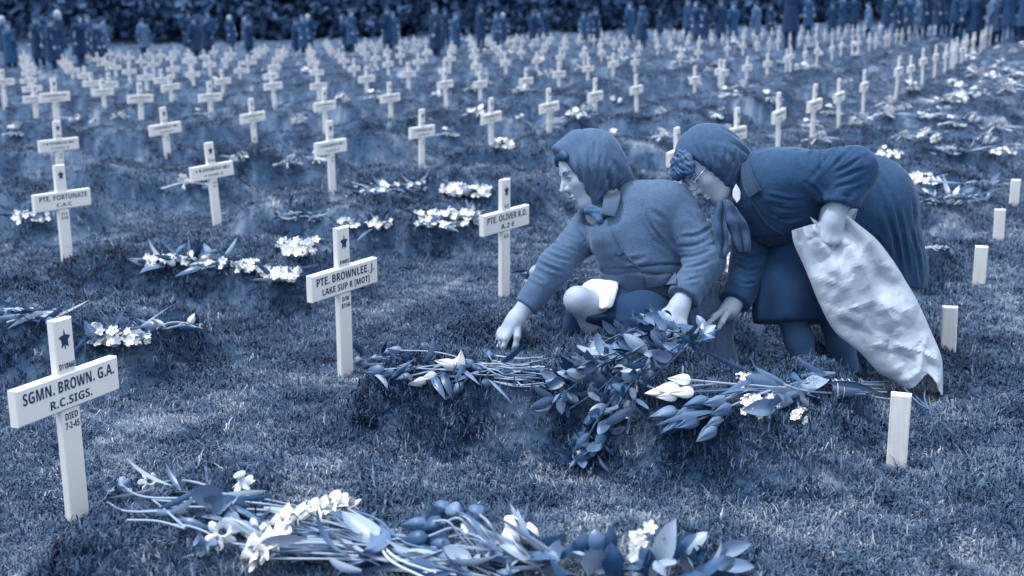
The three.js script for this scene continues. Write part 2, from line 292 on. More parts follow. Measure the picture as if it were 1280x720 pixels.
function netMesh(f, lo, hi, cell) {
  const nx = Math.ceil((hi.x - lo.x) / cell) + 1, ny = Math.ceil((hi.y - lo.y) / cell) + 1, nz = Math.ceil((hi.z - lo.z) / cell) + 1;
  const v = new Float32Array(nx * ny * nz), at = (i, j, k) => (k * ny + j) * nx + i;
  // coarse pass: skip blocks that lie far from the surface
  const B = 4;
  for (let k = 0; k < nz; k += B) for (let j = 0; j < ny; j += B) for (let i = 0; i < nx; i += B) {
    const d = f(lo.x + (i + 1.5) * cell, lo.y + (j + 1.5) * cell, lo.z + (k + 1.5) * cell), skip = Math.abs(d) > cell * 5.5 + 0.03;
    for (let c = k; c < Math.min(nz, k + B); c++) for (let b = j; b < Math.min(ny, j + B); b++) for (let a = i; a < Math.min(nx, i + B); a++) v[at(a, b, c)] = skip ? d : f(lo.x + a * cell, lo.y + b * cell, lo.z + c * cell);
  }
  const id = new Int32Array(nx * ny * nz).fill(-1), pos = [], idx = [];
  for (let k = 0; k + 1 < nz; k++) for (let j = 0; j + 1 < ny; j++) for (let i = 0; i + 1 < nx; i++) {
    let n = 0, sx = 0, sy = 0, sz = 0;
    const e = (a1, b1, c1, a2, b2, c2) => { const p = v[at(i + a1, j + b1, k + c1)], q = v[at(i + a2, j + b2, k + c2)]; if ((p < 0) !== (q < 0)) { const t = p / (p - q); sx += a1 + (a2 - a1) * t; sy += b1 + (b2 - b1) * t; sz += c1 + (c2 - c1) * t; n++; } };
    for (let a = 0; a < 2; a++) for (let b = 0; b < 2; b++) { e(0, a, b, 1, a, b); e(a, 0, b, a, 1, b); e(a, b, 0, a, b, 1); }
    if (n) { id[at(i, j, k)] = pos.length / 3; pos.push(lo.x + (i + sx / n) * cell, lo.y + (j + sy / n) * cell, lo.z + (k + sz / n) * cell); }
  }
  const quad = (a, b, c, d, flip) => { if (a < 0 || b < 0 || c < 0 || d < 0) return; flip ? idx.push(a, c, b, a, d, c) : idx.push(a, b, c, a, c, d); };
  for (let k = 1; k + 1 < nz; k++) for (let j = 1; j + 1 < ny; j++) for (let i = 1; i + 1 < nx; i++) {
    const p = v[at(i, j, k)] < 0;
    if (p !== v[at(i + 1, j, k)] < 0) quad(id[at(i, j - 1, k - 1)], id[at(i, j, k - 1)], id[at(i, j, k)], id[at(i, j - 1, k)], !p);
    if (p !== v[at(i, j + 1, k)] < 0) quad(id[at(i - 1, j, k - 1)], id[at(i - 1, j, k)], id[at(i, j, k)], id[at(i, j, k - 1)], !p);
    if (p !== v[at(i, j, k + 1)] < 0) quad(id[at(i - 1, j - 1, k)], id[at(i, j - 1, k)], id[at(i, j, k)], id[at(i - 1, j, k)], !p);
  }
  return geo(pos, idx);
}
const boxOf = (pts, pad) => { const b = new THREE.Box3().setFromPoints(pts); return [b.min.subScalar(pad), b.max.addScalar(pad)]; };
function tint(g, fn) { const p = g.attributes.position, c = new Float32Array(p.count * 3); for (let i = 0; i < p.count; i++) { const t = tone(fn(p.getX(i), p.getY(i), p.getZ(i))); c[i * 3] = t.r; c[i * 3 + 1] = t.g; c[i * 3 + 2] = t.b; } g.setAttribute('color', new THREE.BufferAttribute(c, 3)); return g; }
function frame(fwd, upHint) { const F = fwd.clone().normalize(), S = upHint.clone().cross(F).normalize(), U = F.clone().cross(S).normalize(); return [F, U, S]; } // forward, up, left side
// picture directions at the camera: right, up, towards the viewer
const RT = V(1, 0, 0).applyQuaternion(camera.quaternion), UPV = V(0, 1, 0).applyQuaternion(camera.quaternion), TO = V(0, 0, 1).applyQuaternion(camera.quaternion);
const dir = (r, u, t) => RT.clone().multiplyScalar(r).addScaledVector(UPV, u).addScaledVector(TO, t).normalize();

function headField(c, F, u) { // head of height u, centre c, frame F = [forward, up, left]
  const L = (x, y, z) => c.clone().addScaledVector(F[0], x * u).addScaledVector(F[1], y * u).addScaledVector(F[2], z * u);
  const s = [ell(L(-0.07, 0.12, 0), [0.40 * u, 0.38 * u, 0.30 * u], F), ell(L(0.09, -0.14, 0), [0.25 * u, 0.33 * u, 0.225 * u], F), cap(L(0.20, -0.40, 0.05), L(0.20, -0.40, -0.05), 0.085 * u, 0.085 * u),
    cap(L(-0.05, -0.28, 0.14), L(0.12, -0.38, 0.09), 0.07 * u, 0.07 * u), cap(L(-0.05, -0.28, -0.14), L(0.12, -0.38, -0.09), 0.07 * u, 0.07 * u)];
  const base = join(s, 0.09 * u);
  const brow = cap(L(0.275, 0.085, 0.11), L(0.275, 0.085, -0.11), 0.055 * u, 0.055 * u), cheeks = join([ell(L(0.19, -0.10, 0.145), [0.09 * u, 0.08 * u, 0.08 * u], F), ell(L(0.19, -0.10, -0.145), [0.09 * u, 0.08 * u, 0.08 * u], F)], 0.02);
  const nose = join([cap(L(0.32, 0.05, 0), L(0.415, -0.12, 0), 0.024 * u, 0.036 * u), cap(L(0.35, -0.135, 0.035), L(0.35, -0.135, -0.035), 0.03 * u, 0.03 * u)], 0.03 * u);
  const sock = join([ell(L(0.355, 0.005, 0.115), [0.075 * u, 0.05 * u, 0.075 * u], F), ell(L(0.355, 0.005, -0.115), [0.075 * u, 0.05 * u, 0.075 * u], F)], 0.01);
  const eye = join([ell(L(0.265, 0.0, 0.112), [0.055 * u, 0.05 * u, 0.06 * u], F), ell(L(0.265, 0.0, -0.112), [0.055 * u, 0.05 * u, 0.06 * u], F)], 0.001);
  const lips = join([cap(L(0.335, -0.245, 0.055), L(0.335, -0.245, -0.055), 0.018 * u, 0.018 * u), cap(L(0.325, -0.285, 0.045), L(0.325, -0.285, -0.045), 0.023 * u, 0.023 * u)], 0.006 * u);
  const f = (x, y, z) => { let d = smin(base(x, y, z), brow(x, y, z), 0.06 * u); d = smin(d, cheeks(x, y, z), 0.09 * u); d = smin(d, nose(x, y, z), 0.05 * u); d = smax(d, -sock(x, y, z), 0.05 * u); d = smin(d, eye(x, y, z), 0.012 * u); return smin(d, lips(x, y, z), 0.02 * u); };
  const features = (parent, put) => { // brows, eyes with lash line, lips as small pieces on the face
    const hairM = mat(0.34), eyeM = mat(0.06, { roughness: 0.3 }), lipM = mat(0.55, { roughness: 0.5 });
    const hit = (y, z, out) => { let x = 0.62; for (let i = 0; i < 60; i++) { const p = L(x, y, z), d = f(p.x, p.y, p.z); if (d < 0.0004 || x < 0) break; x -= d / u * 0.8; } return L(x + out, y, z); };
    for (const s of [1, -1]) {
      part('eyebrow', put(tubeOf([hit(0.075, s * 0.06, 0.0), hit(0.092, s * 0.12, 0.0), hit(0.07, s * 0.18, 0.0)], 0.0022, 12, 5)), hairM, parent);
      part('eye', put(tubeOf([hit(0.004, s * 0.07, 0.0), hit(0.010, s * 0.115, 0.0), hit(-0.004, s * 0.165, 0.0)], 0.0024, 12, 5)), eyeM, parent);
    }
    part('lips', put(mergeVertices(merged([tubeOf([hit(-0.262, 0.07, -0.004), hit(-0.252, 0.03, 0.0), hit(-0.256, 0, 0.0), hit(-0.252, -0.03, 0.0), hit(-0.262, -0.07, -0.004)], 0.0022, 16, 5)]))), lipM, parent);
  };
  return { f, L, features };
}
function handGeo(wrist, toward, back, thumbSide, o = {}) { // palm, four unequal bent fingers and a thumb leaving the side of the palm
  const { size = 1, curl = 0.5, curl2 = 0.6, spread = 0.12, forearm, rw = 0.027 } = o;
  const Dv = toward.clone().normalize(), S = thumbSide.clone().addScaledVector(Dv, -thumbSide.dot(Dv)).normalize(), Nn = back.clone().addScaledVector(Dv, -back.dot(Dv)).addScaledVector(S, -back.dot(S)).normalize();
  const W = (a, b, c) => wrist.clone().addScaledVector(Dv, a * size).addScaledVector(S, b * size).addScaledVector(Nn, c * size);
  const bend = (p, ang, len, side) => p.clone().addScaledVector(Dv, Math.cos(ang) * len * size).addScaledVector(Nn, -Math.sin(ang) * len * size).addScaledVector(S, side * len * size);
  const list = [cap(W(0.005, 0.012, 0), W(0.078, 0.026, 0.002), 0.016 * size, 0.0125 * size), cap(W(0.005, 0, 0), W(0.082, 0.006, 0.003), 0.017 * size, 0.013 * size), cap(W(0.005, -0.010, 0), W(0.076, -0.016, 0), 0.016 * size, 0.0125 * size), cap(W(0.005, -0.016, -0.002), W(0.068, -0.031, -0.004), 0.014 * size, 0.011 * size)];
  const palm = join(list, 0.014), pts = [wrist.clone()], fingers = [];
  [[0.080, 0.028, 0.072, 1], [0.086, 0.008, 0.080, 0.3], [0.080, -0.014, 0.074, -0.5], [0.070, -0.033, 0.058, -1.1]].forEach(([a, b, len, sp], i) => {
    const k = 1 + i * 0.12, p0 = W(a - 0.008, b, 0), p1 = bend(p0, curl * k * 0.6, len * 0.46, sp * spread), p2 = bend(p1, (curl + curl2 * 0.5) * k, len * 0.30, sp * spread * 0.6), p3 = bend(p2, (curl + curl2) * k * 1.1, len * 0.26, sp * spread * 0.3), r = (i === 3 ? 0.0075 : 0.0088) * size;
    fingers.push(join([cap(p0, p1, r * 1.1, r), cap(p1, p2, r * 1.0, r * 0.92), cap(p2, p3, r * 0.92, r * 0.78)], 0.004)); pts.push(p1, p2, p3);
  });
  const t0 = W(0.018, 0.020, -0.006), t1 = W(0.048, 0.046, -0.016), t2 = W(0.074, 0.050, -0.030), t3 = W(0.093, 0.043, -0.040);
  fingers.push(join([cap(t0, t1, 0.014 * size, 0.0115 * size), cap(t1, t2, 0.0108 * size, 0.0095 * size), cap(t2, t3, 0.0098 * size, 0.0076 * size)], 0.006)); pts.push(t1, t2, t3);
  const arm = forearm ? cap(forearm, wrist.clone().addScaledVector(Dv, 0.012), 0.037, rw) : null; if (forearm) pts.push(forearm);
  const f = (x, y, z) => { let d = palm(x, y, z); if (arm) d = smin(d, arm(x, y, z), 0.03); for (const g of fingers) d = smin(d, g(x, y, z), 0.0055); return d; };
  const [lo, hi] = boxOf(pts, 0.05); return netMesh(f, lo, hi, 0.0032);
}
const wool = canvasTex(512, 512, (u, v, x, y) => { const n = clamp(196 + 52 * N3(x * 0.17, y * 0.17, 2) + 48 * N3(x * 0.41, y * 0.41, 5) + 26 * N3(x * 0.045, y * 0.045, 9) + 22 * N3(x * 0.09, y * 0.35, 14), 90, 255); return [n, n, n]; });
const weave = wool;
function boxUV(g, k) { const p = g.attributes.position, n = g.attributes.normal, uv = new Float32Array(p.count * 2); for (let i = 0; i < p.count; i++) { uv[i * 2] = (p.getX(i) + 0.37 * p.getZ(i)) * k; uv[i * 2 + 1] = (p.getY(i) + 0.21 * p.getZ(i)) * k; } g.setAttribute('uv', new THREE.BufferAttribute(uv, 2)); return g; }
function garment(name, f, pts, pad, cell, m, parent) { const [lo, hi] = boxOf(pts, pad); return part(name, boxUV(netMesh(f, lo, hi, cell), 3.2), m, parent); }
// folds: soft ridges running across direction n, strongest near p
const fold = (p, n, freq, amp, reach, ph = 0) => { const d = n.clone().normalize(); return (x, y, z) => { const qx = x - p.x, qy = y - p.y, qz = z - p.z, r2 = qx * qx + qy * qy + qz * qz; if (r2 > reach * reach * 6) return 0; const w = N3(x * 6, y * 6, z * 6) * 1.6; return amp * 0.95 * clamp(0.15 + 1.9 * N3(x * 11 + ph, y * 11, z * 11 + freq)) * Math.exp(-r2 / (reach * reach)) * (1.1 - 2.2 * Math.pow(Math.abs(Math.sin(((qx * d.x + qy * d.y + qz * d.z) * freq * 1.4 + w * 1.3 + ph) * 0.5)), 0.7)); }; };
// creases pressed into cloth along lines on its surface, with a soft ridge on either side
function creased(f, surfOf, lines) {
  const segs = []; for (const [pts, w0 = 0.007, a0 = 0.007] of lines) { const w = w0 * 0.95, a = a0 * 1.6, cv = new THREE.CatmullRomCurve3(pts.map(p => V(p[0], p[1], 0))), nq = Math.max(3, Math.ceil(cv.getLength() / 4)), q = cv.getPoints(nq).map(p => surfOf(p.x, p.y)); for (let i = 0; i + 1 < q.length; i++) if (q[i].distanceTo(q[i + 1]) < 0.06) segs.push([q[i], q[i + 1], w, a * Math.pow(Math.sin(Math.PI * (i + 0.6) / (q.length - 0.8)), 0.6), cap(q[i], q[i + 1], 0, 0)]); }
  return (x, y, z) => { let d = f(x, y, z); if (d > 0.04 || d < -0.04) return d; let s = 0, r = 0; for (const [p, q, w, a, g] of segs) { if (Math.abs(x - p.x) > 0.06 || Math.abs(y - p.y) > 0.06 || Math.abs(z - p.z) > 0.06) continue; const e = g(x, y, z); if (e > w * 4) continue; s = Math.max(s, a * Math.exp(-e * e / (w * w))); r = Math.max(r, 0.5 * a * Math.exp(-Math.pow((e - 1.9 * w) / w, 2))); } return d + (s > r ? s - r : s - r); };
}
const marchTo = (F, D) => (px, py, back = 0) => { const r = pixelRay(px, py), c = camera.position; let t = D - 0.6; for (let i = 0; i < 90; i++) { const d = F(c.x + r.x * t, c.y + r.y * t, c.z + r.z * t); if (d < 0.0008 || t > D + 0.6) break; t += d * 0.7; } return c.clone().addScaledVector(r, t - back); };
const folded = (f, folds, rough = 0.0022) => (x, y, z) => { let d = f(x, y, z); if (d > 0.05 || d < -0.05) return d; for (const g of folds) d += g(x, y, z); return d + rough * N3(x * 26, y * 26, z * 26) + 0.004 * N3(x * 8, y * 8, z * 8); };
const skinMat = mat(0.72, { roughness: 0.6 });
const skinned = geos => merged(geos.map(q => q.clone()));
const tubeOf = (pts, r, n = 24, m = 6) => new THREE.TubeGeometry(new THREE.CatmullRomCurve3(pts), n, r, m);
function sheet(grid, thick) { // grid[i][j] of points -> a thin cloth or paper sheet with two faces
  const n = grid.length, m = grid[0].length, pos = [], idx = [], uv = [];
  for (let i = 0; i < n; i++) for (let j = 0; j < m; j++) { const p = grid[i][j]; pos.push(p.x, p.y, p.z); uv.push(i / (n - 1), j / (m - 1)); }
  for (let i = 0; i + 1 < n; i++) for (let j = 0; j + 1 < m; j++) { const a = i * m + j; idx.push(a, a + 1, a + m, a + 1, a + m + 1, a + m); }
  const g = geo(pos, idx, uv); if (!thick) return g;
  const p = g.attributes.position, nn = g.attributes.normal, K = n * m, all = [...pos];
  for (let i = 0; i < K; i++) all.push(p.getX(i) - nn.getX(i) * thick, p.getY(i) - nn.getY(i) * thick, p.getZ(i) - nn.getZ(i) * thick);
  const id2 = [...idx]; for (let i = 0; i < idx.length; i += 3) id2.push(idx[i] + K, idx[i + 2] + K, idx[i + 1] + K);
  const rim = []; for (let j = 0; j < m; j++) rim.push(j); for (let i = 1; i < n; i++) rim.push(i * m + m - 1); for (let j = m - 2; j >= 0; j--) rim.push((n - 1) * m + j); for (let i = n - 2; i > 0; i--) rim.push(i * m);
  for (let i = 0; i < rim.length; i++) { const a = rim[i], b = rim[(i + 1) % rim.length]; id2.push(a, a + K, b, b, a + K, b + K); }
  return geo(all, id2, [...uv, ...uv]);
}
// a flap of cloth given by its outline in pixels and a depth at each corner (rows from top to bottom)
function flap(rows, thick, nu = 8) { // rows: [[px,py,d],[px,py,d]] left and right end of each row, interpolated
  const grid = []; const L = new THREE.CatmullRomCurve3(rows.map(r => Q(...r[0]))), R = new THREE.CatmullRomCurve3(rows.map(r => Q(...r[1]))), nv = rows.length * 5;
  for (let j = 0; j <= nv; j++) { const a = L.getPoint(j / nv), b = R.getPoint(j / nv), row = []; for (let i = 0; i <= nu; i++) row.push(a.clone().lerp(b, i / nu)); grid.push(row); }
  return sheet(grid, thick);
}

// ---------------------------------------------------------------- the kneeling woman
{
  const base = onGround(830, 480), W1 = thing('person', 'woman in a buttoned wool coat and headscarf crouching to lay flowers', 'person', V(base.x, height(base.x, base.z), base.z), 0);
  const inner = W1.position.clone().negate(), put = g => g.translate(inner.x, inner.y, inner.z);
  const coatM = cloth(0.46, { map: wool, bumpMap: weave, bumpScale: 0.004 }), scarfM = cloth(0.43, { map: wool, bumpMap: weave, bumpScale: 0.0015 }), skirtM = cloth(0.0, { sheen: 0.1 });
  const D = 4.02, P = (x, y, dd = 0) => Q(x, y, D + dd);
  const sR = P(734, 286, 0.09), eR = P(694, 334, -0.03), wR = P(646, 398, -0.07), sL = P(840, 258, -0.03), eL = P(882, 325, -0.10), wL = P(849, 381, -0.20);
  const hip = P(845, 402, 0.16), waist = P(812, 342, 0.08), chest = P(795, 285, 0.03), neck = P(772, 256, 0.06);
  const kR = P(722, 375, -0.14), aR = P(768, 440, 0.08), kL = P(800, 398, -0.12), aL = P(838, 468, 0.12);
  const hc = P(733, 215, 0.02), HF = frame(dir(-0.90, -0.36, 0.24), dir(-0.36, 0.90, 0.0)), H = headField(hc, HF, 0.268);
  // body: head, neck, trunk, arms, legs as one surface
  const limbs = join([cap(neck, hc.clone().addScaledVector(HF[0], -0.03).addScaledVector(HF[1], -0.08), 0.048, 0.046), cap(chest, waist, 0.10, 0.09), cap(waist, hip, 0.10, 0.12), cap(sR, eR, 0.045, 0.04), cap(eR, wR, 0.042, 0.028), cap(sL, eL, 0.045, 0.04), cap(eL, wL, 0.042, 0.028), cap(sR, sL, 0.05, 0.05),
    cap(hip, kR, 0.080, 0.043), cap(kR, kR.clone().lerp(aR, 0.4), 0.043, 0.042), cap(kR.clone().lerp(aR, 0.4), aR, 0.042, 0.030), cap(hip, kL, 0.085, 0.056), cap(kL, aL, 0.054, 0.034)], 0.03);
  const [lo, hi] = boxOf([hip, kR, aR, kL, aL, neck, sR, sL, eR, eL, wR, wL], 0.10);
  const [hlo, hhi] = boxOf([H.L(-0.3, 0.3, 0.2), H.L(0.4, -0.4, -0.2), H.L(0.4, 0.2, 0.2), H.L(-0.3, -0.5, 0.2)], 0.05);
  const hR = handGeo(wR, dir(-0.62, -0.76, 0.1), dir(-0.72, 0.55, 0.35), dir(0.35, -0.35, 0.75), { size: 1.06, curl: 0.42, curl2: 0.5, forearm: wR.clone().lerp(eR, 0.35) });
  const hL = handGeo(wL, dir(-0.30, -0.80, 0.55), dir(0.05, 0.55, 0.75), dir(-0.9, 0.1, 0.1), { size: 1.06, curl: 0.55, curl2: 0.7, spread: 0.16, forearm: wL.clone().lerp(eL, 0.35) });
  part('body', put(skinned([netMesh(H.f, hlo, hhi, 0.0034), netMesh(limbs, lo, hi, 0.011), hR, hL])), skinMat, W1); H.features(W1, put);
  // coat
  const torso = join([cap(sR.clone().lerp(sL, 0.05), sR.clone().lerp(sL, 0.92), 0.068, 0.098), cap(P(803, 290, 0.04), waist, 0.158, 0.152), cap(P(768, 300, -0.05), P(788, 332, -0.04), 0.085, 0.10), cap(P(790, 258, 0.05), P(815, 265, 0.04), 0.075, 0.085)], 0.07);
  const skirt = join([cap(P(816, 345, 0.08), P(848, 396, 0.14), 0.165, 0.19), cap(P(852, 400, 0.12), P(872, 462, 0.12), 0.165, 0.155), cap(P(806, 345, 0.02), P(775, 344, -0.04), 0.085, 0.065)], 0.06);
  const belt = ell(P(810, 338, 0.05), [0.2, 0.028, 0.2], [RT, UPV, TO]);
  const body = (x, y, z) => smin(torso(x, y, z), skirt(x, y, z), 0.05);
  const slR = join([cap(sR, eR, 0.068, 0.059), cap(eR, wR.clone().lerp(eR, 0.20), 0.059, 0.045)], 0.03), slL = join([cap(sL, eL, 0.084, 0.066), cap(eL, wL.clone().lerp(eL, 0.12), 0.066, 0.056)], 0.03);
  const cuffR = half(wR.clone().lerp(eR, 0.22), wR.clone().sub(eR)), cuffL = half(wL.clone().lerp(eL, 0.14), wL.clone().sub(eL));
  const seam = (x, y, z) => { const a = smax(body(x, y, z), openCut(x, y, z), 0.012), b = smin(smax(slR(x, y, z), cuffR(x, y, z), 0.008), 9, 0.001), c = smax(slL(x, y, z), cuffL(x, y, z), 0.008); return smin(smin(a, b, 0.02), c, 0.014); };
  const neckCut = ell(P(746, 250, 0.0), [0.085, 0.10, 0.085], HF), hemCut = half(P(840, 462, 0.1), V(0, -1, 0));
  const openCut = half(P(764, 350, -0.06), dir(-0.55, -0.5, 0.66));
  const coatF = folded((x, y, z) => smax(smax(seam(x, y, z), -neckCut(x, y, z), 0.02), hemCut(x, y, z), 0.01), [
    fold(eL, dir(0.25, -0.9, 0), 95, 0.010, 0.085), fold(eR, dir(-0.6, -0.75, 0), 100, 0.009, 0.08), fold(P(870, 290, -0.1), dir(0.5, -0.85, 0), 60, 0.006, 0.07), fold(P(800, 342, 0), dir(0.9, -0.2, 0.3), 55, 0.010, 0.10), fold(P(860, 430, 0), dir(1, 0.1, 0), 70, 0.012, 0.16), fold(P(752, 290, 0), dir(-0.4, -0.9, 0), 70, 0.006, 0.07), fold(P(845, 300, -0.06), dir(0.8, 0.5, 0), 48, 0.012, 0.05, 1)]);
  const coatC = creased(coatF, marchTo(coatF, D), [[[[802, 243], [806, 268], [820, 292], [842, 316]], 0.006, 0.007], [[[852, 296], [872, 294], [888, 284]]], [[[848, 308], [868, 307], [889, 298]]], [[[850, 322], [870, 320], [889, 312]]], [[[853, 336], [872, 333], [886, 327]]], [[[856, 352], [874, 347]], 0.006, 0.005], [[[818, 300], [838, 314], [850, 330]], 0.008, 0.007],
    [[[688, 300], [702, 308], [718, 314]]], [[[680, 314], [696, 322], [712, 326]]], [[[672, 328], [690, 336], [704, 340]]], [[[664, 344], [680, 352]], 0.006, 0.005], [[[700, 290], [722, 300]], 0.007, 0.005], [[[722, 282], [732, 300], [742, 326]], 0.006, 0.007],
    [[[778, 328], [806, 322]], 0.008, 0.005], [[[770, 320], [786, 330]], 0.006, 0.004], [[[882, 345], [890, 400], [894, 458]], 0.010, 0.010], [[[900, 352], [908, 400], [912, 456]], 0.010, 0.010], [[[866, 372], [872, 420], [876, 458]], 0.009, 0.009], [[[822, 372], [826, 410], [828, 440]], 0.009, 0.008], [[[812, 262], [832, 276]], 0.009, 0.004], [[[858, 262], [872, 280]], 0.009, 0.004]]);
  const waistCut = (x, y, z) => coatC(x, y, z) + 0.014 * Math.exp(-Math.pow(belt(x, y, z) / 0.012, 2));
  { const g = garment('coat', waistCut, [sR, sL, eL, eR, wR, wL, hip, P(905, 470, 0.1), P(700, 360, -0.1), P(760, 240, 0)], 0.13, 0.0051, coatM, W1); put(g.geometry); }
  // front edge, collar, buttons, belt
  const surf = (px, py, back = 0.004) => { const r = pixelRay(px, py), c = camera.position; let t = D - 0.6; for (let i = 0; i < 90; i++) { const x = c.x + r.x * t, y = c.y + r.y * t, z = c.z + r.z * t, d = waistCut(x, y, z); if (d < 0.0008 || t > D + 0.6) break; t += d * 0.7; } return c.clone().addScaledVector(r, t - back); };
  const edge = [[757, 268], [766, 288], [776, 308], [787, 324], [800, 336]].map(([x, y]) => surf(x, y, 0.003)); part('front_edge', put(tubeOf(edge, 0.0045)), coatM, W1);
  const onCoat = (poly, lift, th, nu = 6) => { const g = []; for (const [l, r] of poly) { const row = []; for (let i = 0; i <= nu; i++) row.push(surf(lerp(l[0], r[0], i / nu), lerp(l[1], r[1], i / nu), lift)); g.push(row); } return sheet(g, th); };
  part('collar', put(flap([[[755, 246, 3.98], [776, 240, 4.00]], [[754, 255, 3.93], [775, 250, 3.94]], [[752, 264, 3.90], [771, 264, 3.905]], [[751, 268, 3.895], [768, 272, 3.895]]], 0.006)), coatM, W1);
  part('collar_stand', put(flap([[[742, 252, 4.0], [790, 238, 4.03]], [[742, 262, 3.98], [790, 247, 4.0]], [[742, 272, 3.955], [788, 258, 3.975]]], 0.006)), coatM, W1);
  for (const [x, y] of [[774, 314]]) { const b = new THREE.CylinderGeometry(0.014, 0.016, 0.007, 14); const m = part('button', b, mat(0.06, { roughness: 0.4 }), W1); m.position.copy(surf(x, y, 0.004)).add(inner); m.quaternion.setFromUnitVectors(V(0, 1, 0), dir(-0.3, 0.1, 0.95)); }
  part('pocket_flap', put(onCoat([[[806, 346], [845, 341]], [[807, 352], [846, 348]], [[808, 359], [846, 355]]], 0.010, 0.005)), coatM, W1);
  // dark skirt and white underskirt over the raised knee
  const thigh = (r0, r1) => cap(hip.clone().lerp(kR, 0.25), kR.clone().lerp(hip, 0.16), r0, r1);
  const skirtF = folded(join([thigh(0.10, 0.074), cap(hip, P(802, 398, -0.12), 0.10, 0.10), cap(P(722, 410, 0.10), P(800, 412, 0.05), 0.055, 0.08), cap(P(722, 390, 0.10), P(726, 428, 0.12), 0.045, 0.06), cap(P(770, 385, -0.04), P(788, 430, 0.04), 0.06, 0.08)], 0.03), [fold(P(765, 400, 0), dir(0.9, -0.3, 0), 70, 0.008, 0.12)]);
  const kneeCut = half(kR.clone().lerp(hip, 0.20), kR.clone().sub(hip).addScaledVector(UPV, -0.05));
  { const g = garment('skirt', (x, y, z) => smax(skirtF(x, y, z), kneeCut(x, y, z) - 0.0 - (y < kR.y - 0.05 ? 1 : 0), 0.01), [hip, kR, P(705, 430, 0.1), P(800, 440, 0)], 0.12, 0.009, skirtM, W1); put(g.geometry); }
  const slip = thigh(0.116, 0.088), sA = half(kR.clone().lerp(hip, 0.12), kR.clone().sub(hip)), sB = half(P(774, 352, -0.05), dir(0.8, -0.3, 0)), sC = half(P(745, 387, -0.1), dir(0.12, -1, 0));
  { const g = garment('underskirt', (x, y, z) => smax(smax(smax(slip(x, y, z) + 0.003 * N3(x * 20, y * 20, z * 20), sA(x, y, z), 0.006), sB(x, y, z), 0.004), sC(x, y, z), 0.004), [hip, kR], 0.12, 0.0075, cloth(0.97, { sheen: 0.1 }), W1); put(g.geometry); }
  for (const [a, k] of [[aR, kR], [aL, kL]]) { // white ankle socks and dark shoes
    const top = a.clone().lerp(k, 0.36), s = cap(a, top, 0.037, 0.043), cut = half(top, k.clone().sub(a));
    put(garment('sock', (x, y, z) => smax(s(x, y, z), cut(x, y, z), 0.006), [a, top], 0.06, 0.006, cloth(0.9, { sheen: 0.2 }), W1).geometry);
    const toe = a.clone().add(V(-0.13, -0.03, 0.09)); const sole = a.y - 0.06;
    put(garment('shoe', join([cap(a.clone().add(V(0.02, -0.025, 0)), toe, 0.038, 0.032)], 0.01), [a, toe], 0.06, 0.008, mat(0.05, { roughness: 0.5 }), W1).geometry);
  }
  // hair over the forehead and headscarf with knot and tails
  const u = 0.268, L = H.L;
  const skull = ell(L(-0.09, 0.11, 0), [0.43 * u, 0.41 * u, 0.34 * u], HF), nape = cap(L(-0.17, 0.06, 0), L(-0.58, -0.40, 0.02), 0.29 * u, 0.03 * u), chinS = join([cap(L(-0.04, -0.02, 0.23), L(0.10, -0.50, 0.08), 0.13 * u, 0.09 * u), cap(L(-0.04, -0.02, -0.23), L(0.10, -0.50, -0.08), 0.13 * u, 0.09 * u)], 0.02);
  const peak = cap(L(0.0, 0.36, 0), L(0.36, 0.36, 0), 0.18 * u, 0.10 * u);
  const hoodF = (x, y, z) => smin(smin(smin(skull(x, y, z), nape(x, y, z), 0.10), chinS(x, y, z), 0.07), peak(x, y, z), 0.04);
  const faceCut = (() => { const a = L(0.31, 0.42, 0), b = L(0.12, -0.52, 0), e = b.clone().sub(a), n = e.clone().cross(HF[2]); if (n.dot(HF[0]) < 0) n.negate(); return half(a, n); })();
  const under = (() => { const a = L(-0.58, -0.45, 0), b = L(0.04, -0.68, 0), n = b.clone().sub(a).cross(HF[2]); if (n.dot(HF[1]) > 0) n.negate(); return half(a, n); })();
  const scarfFold = [fold(L(0.02, -0.15, 0.25), HF[0], 105, 0.0075, 0.11), fold(L(-0.25, 0.0, 0.25), HF[0].clone().addScaledVector(HF[1], -0.6), 80, 0.006, 0.10), fold(L(-0.1, 0.35, 0.2), HF[0].clone().addScaledVector(HF[1], 0.3), 60, 0.004, 0.09)];
  const scarfF = folded((x, y, z) => smax(smax(hoodF(x, y, z), faceCut(x, y, z), 0.008), under(x, y, z), 0.012), scarfFold, 0.001), scarfC = creased(scarfF, marchTo(scarfF, D), [[[[722, 190], [727, 222], [734, 252]]], [[[736, 186], [737, 215], [738, 250]]], [[[752, 192], [748, 220], [742, 248]]], [[[768, 204], [757, 226], [746, 248]]], [[[783, 222], [764, 238], [748, 252]], 0.006, 0.005], [[[744, 176], [743, 200]], 0.006, 0.004]]);
  { const g = garment('headscarf', scarfC, [L(-0.7, 0.5, 0.3), L(0.4, -0.6, -0.3), L(0.3, 0.6, 0.3), L(-0.5, -0.6, -0.3)], 0.10, 0.005, scarfM, W1); put(g.geometry); }
  const knotC = P(738, 262, -0.06), knot = join([ell(knotC, [0.022, 0.019, 0.024], HF), cap(knotC, knotC.clone().addScaledVector(RT, 0.045).addScaledVector(UPV, -0.012).addScaledVector(TO, 0.03), 0.013, 0.016), cap(knotC, knotC.clone().addScaledVector(RT, 0.03).addScaledVector(UPV, -0.04).addScaledVector(TO, 0.035), 0.011, 0.013)], 0.012);
  { const g = garment('scarf_knot', folded(knot, [fold(knotC, UPV, 260, 0.004, 0.05)], 0.001), [knotC], 0.12, 0.004, cloth(0.36), W1); put(g.geometry); }
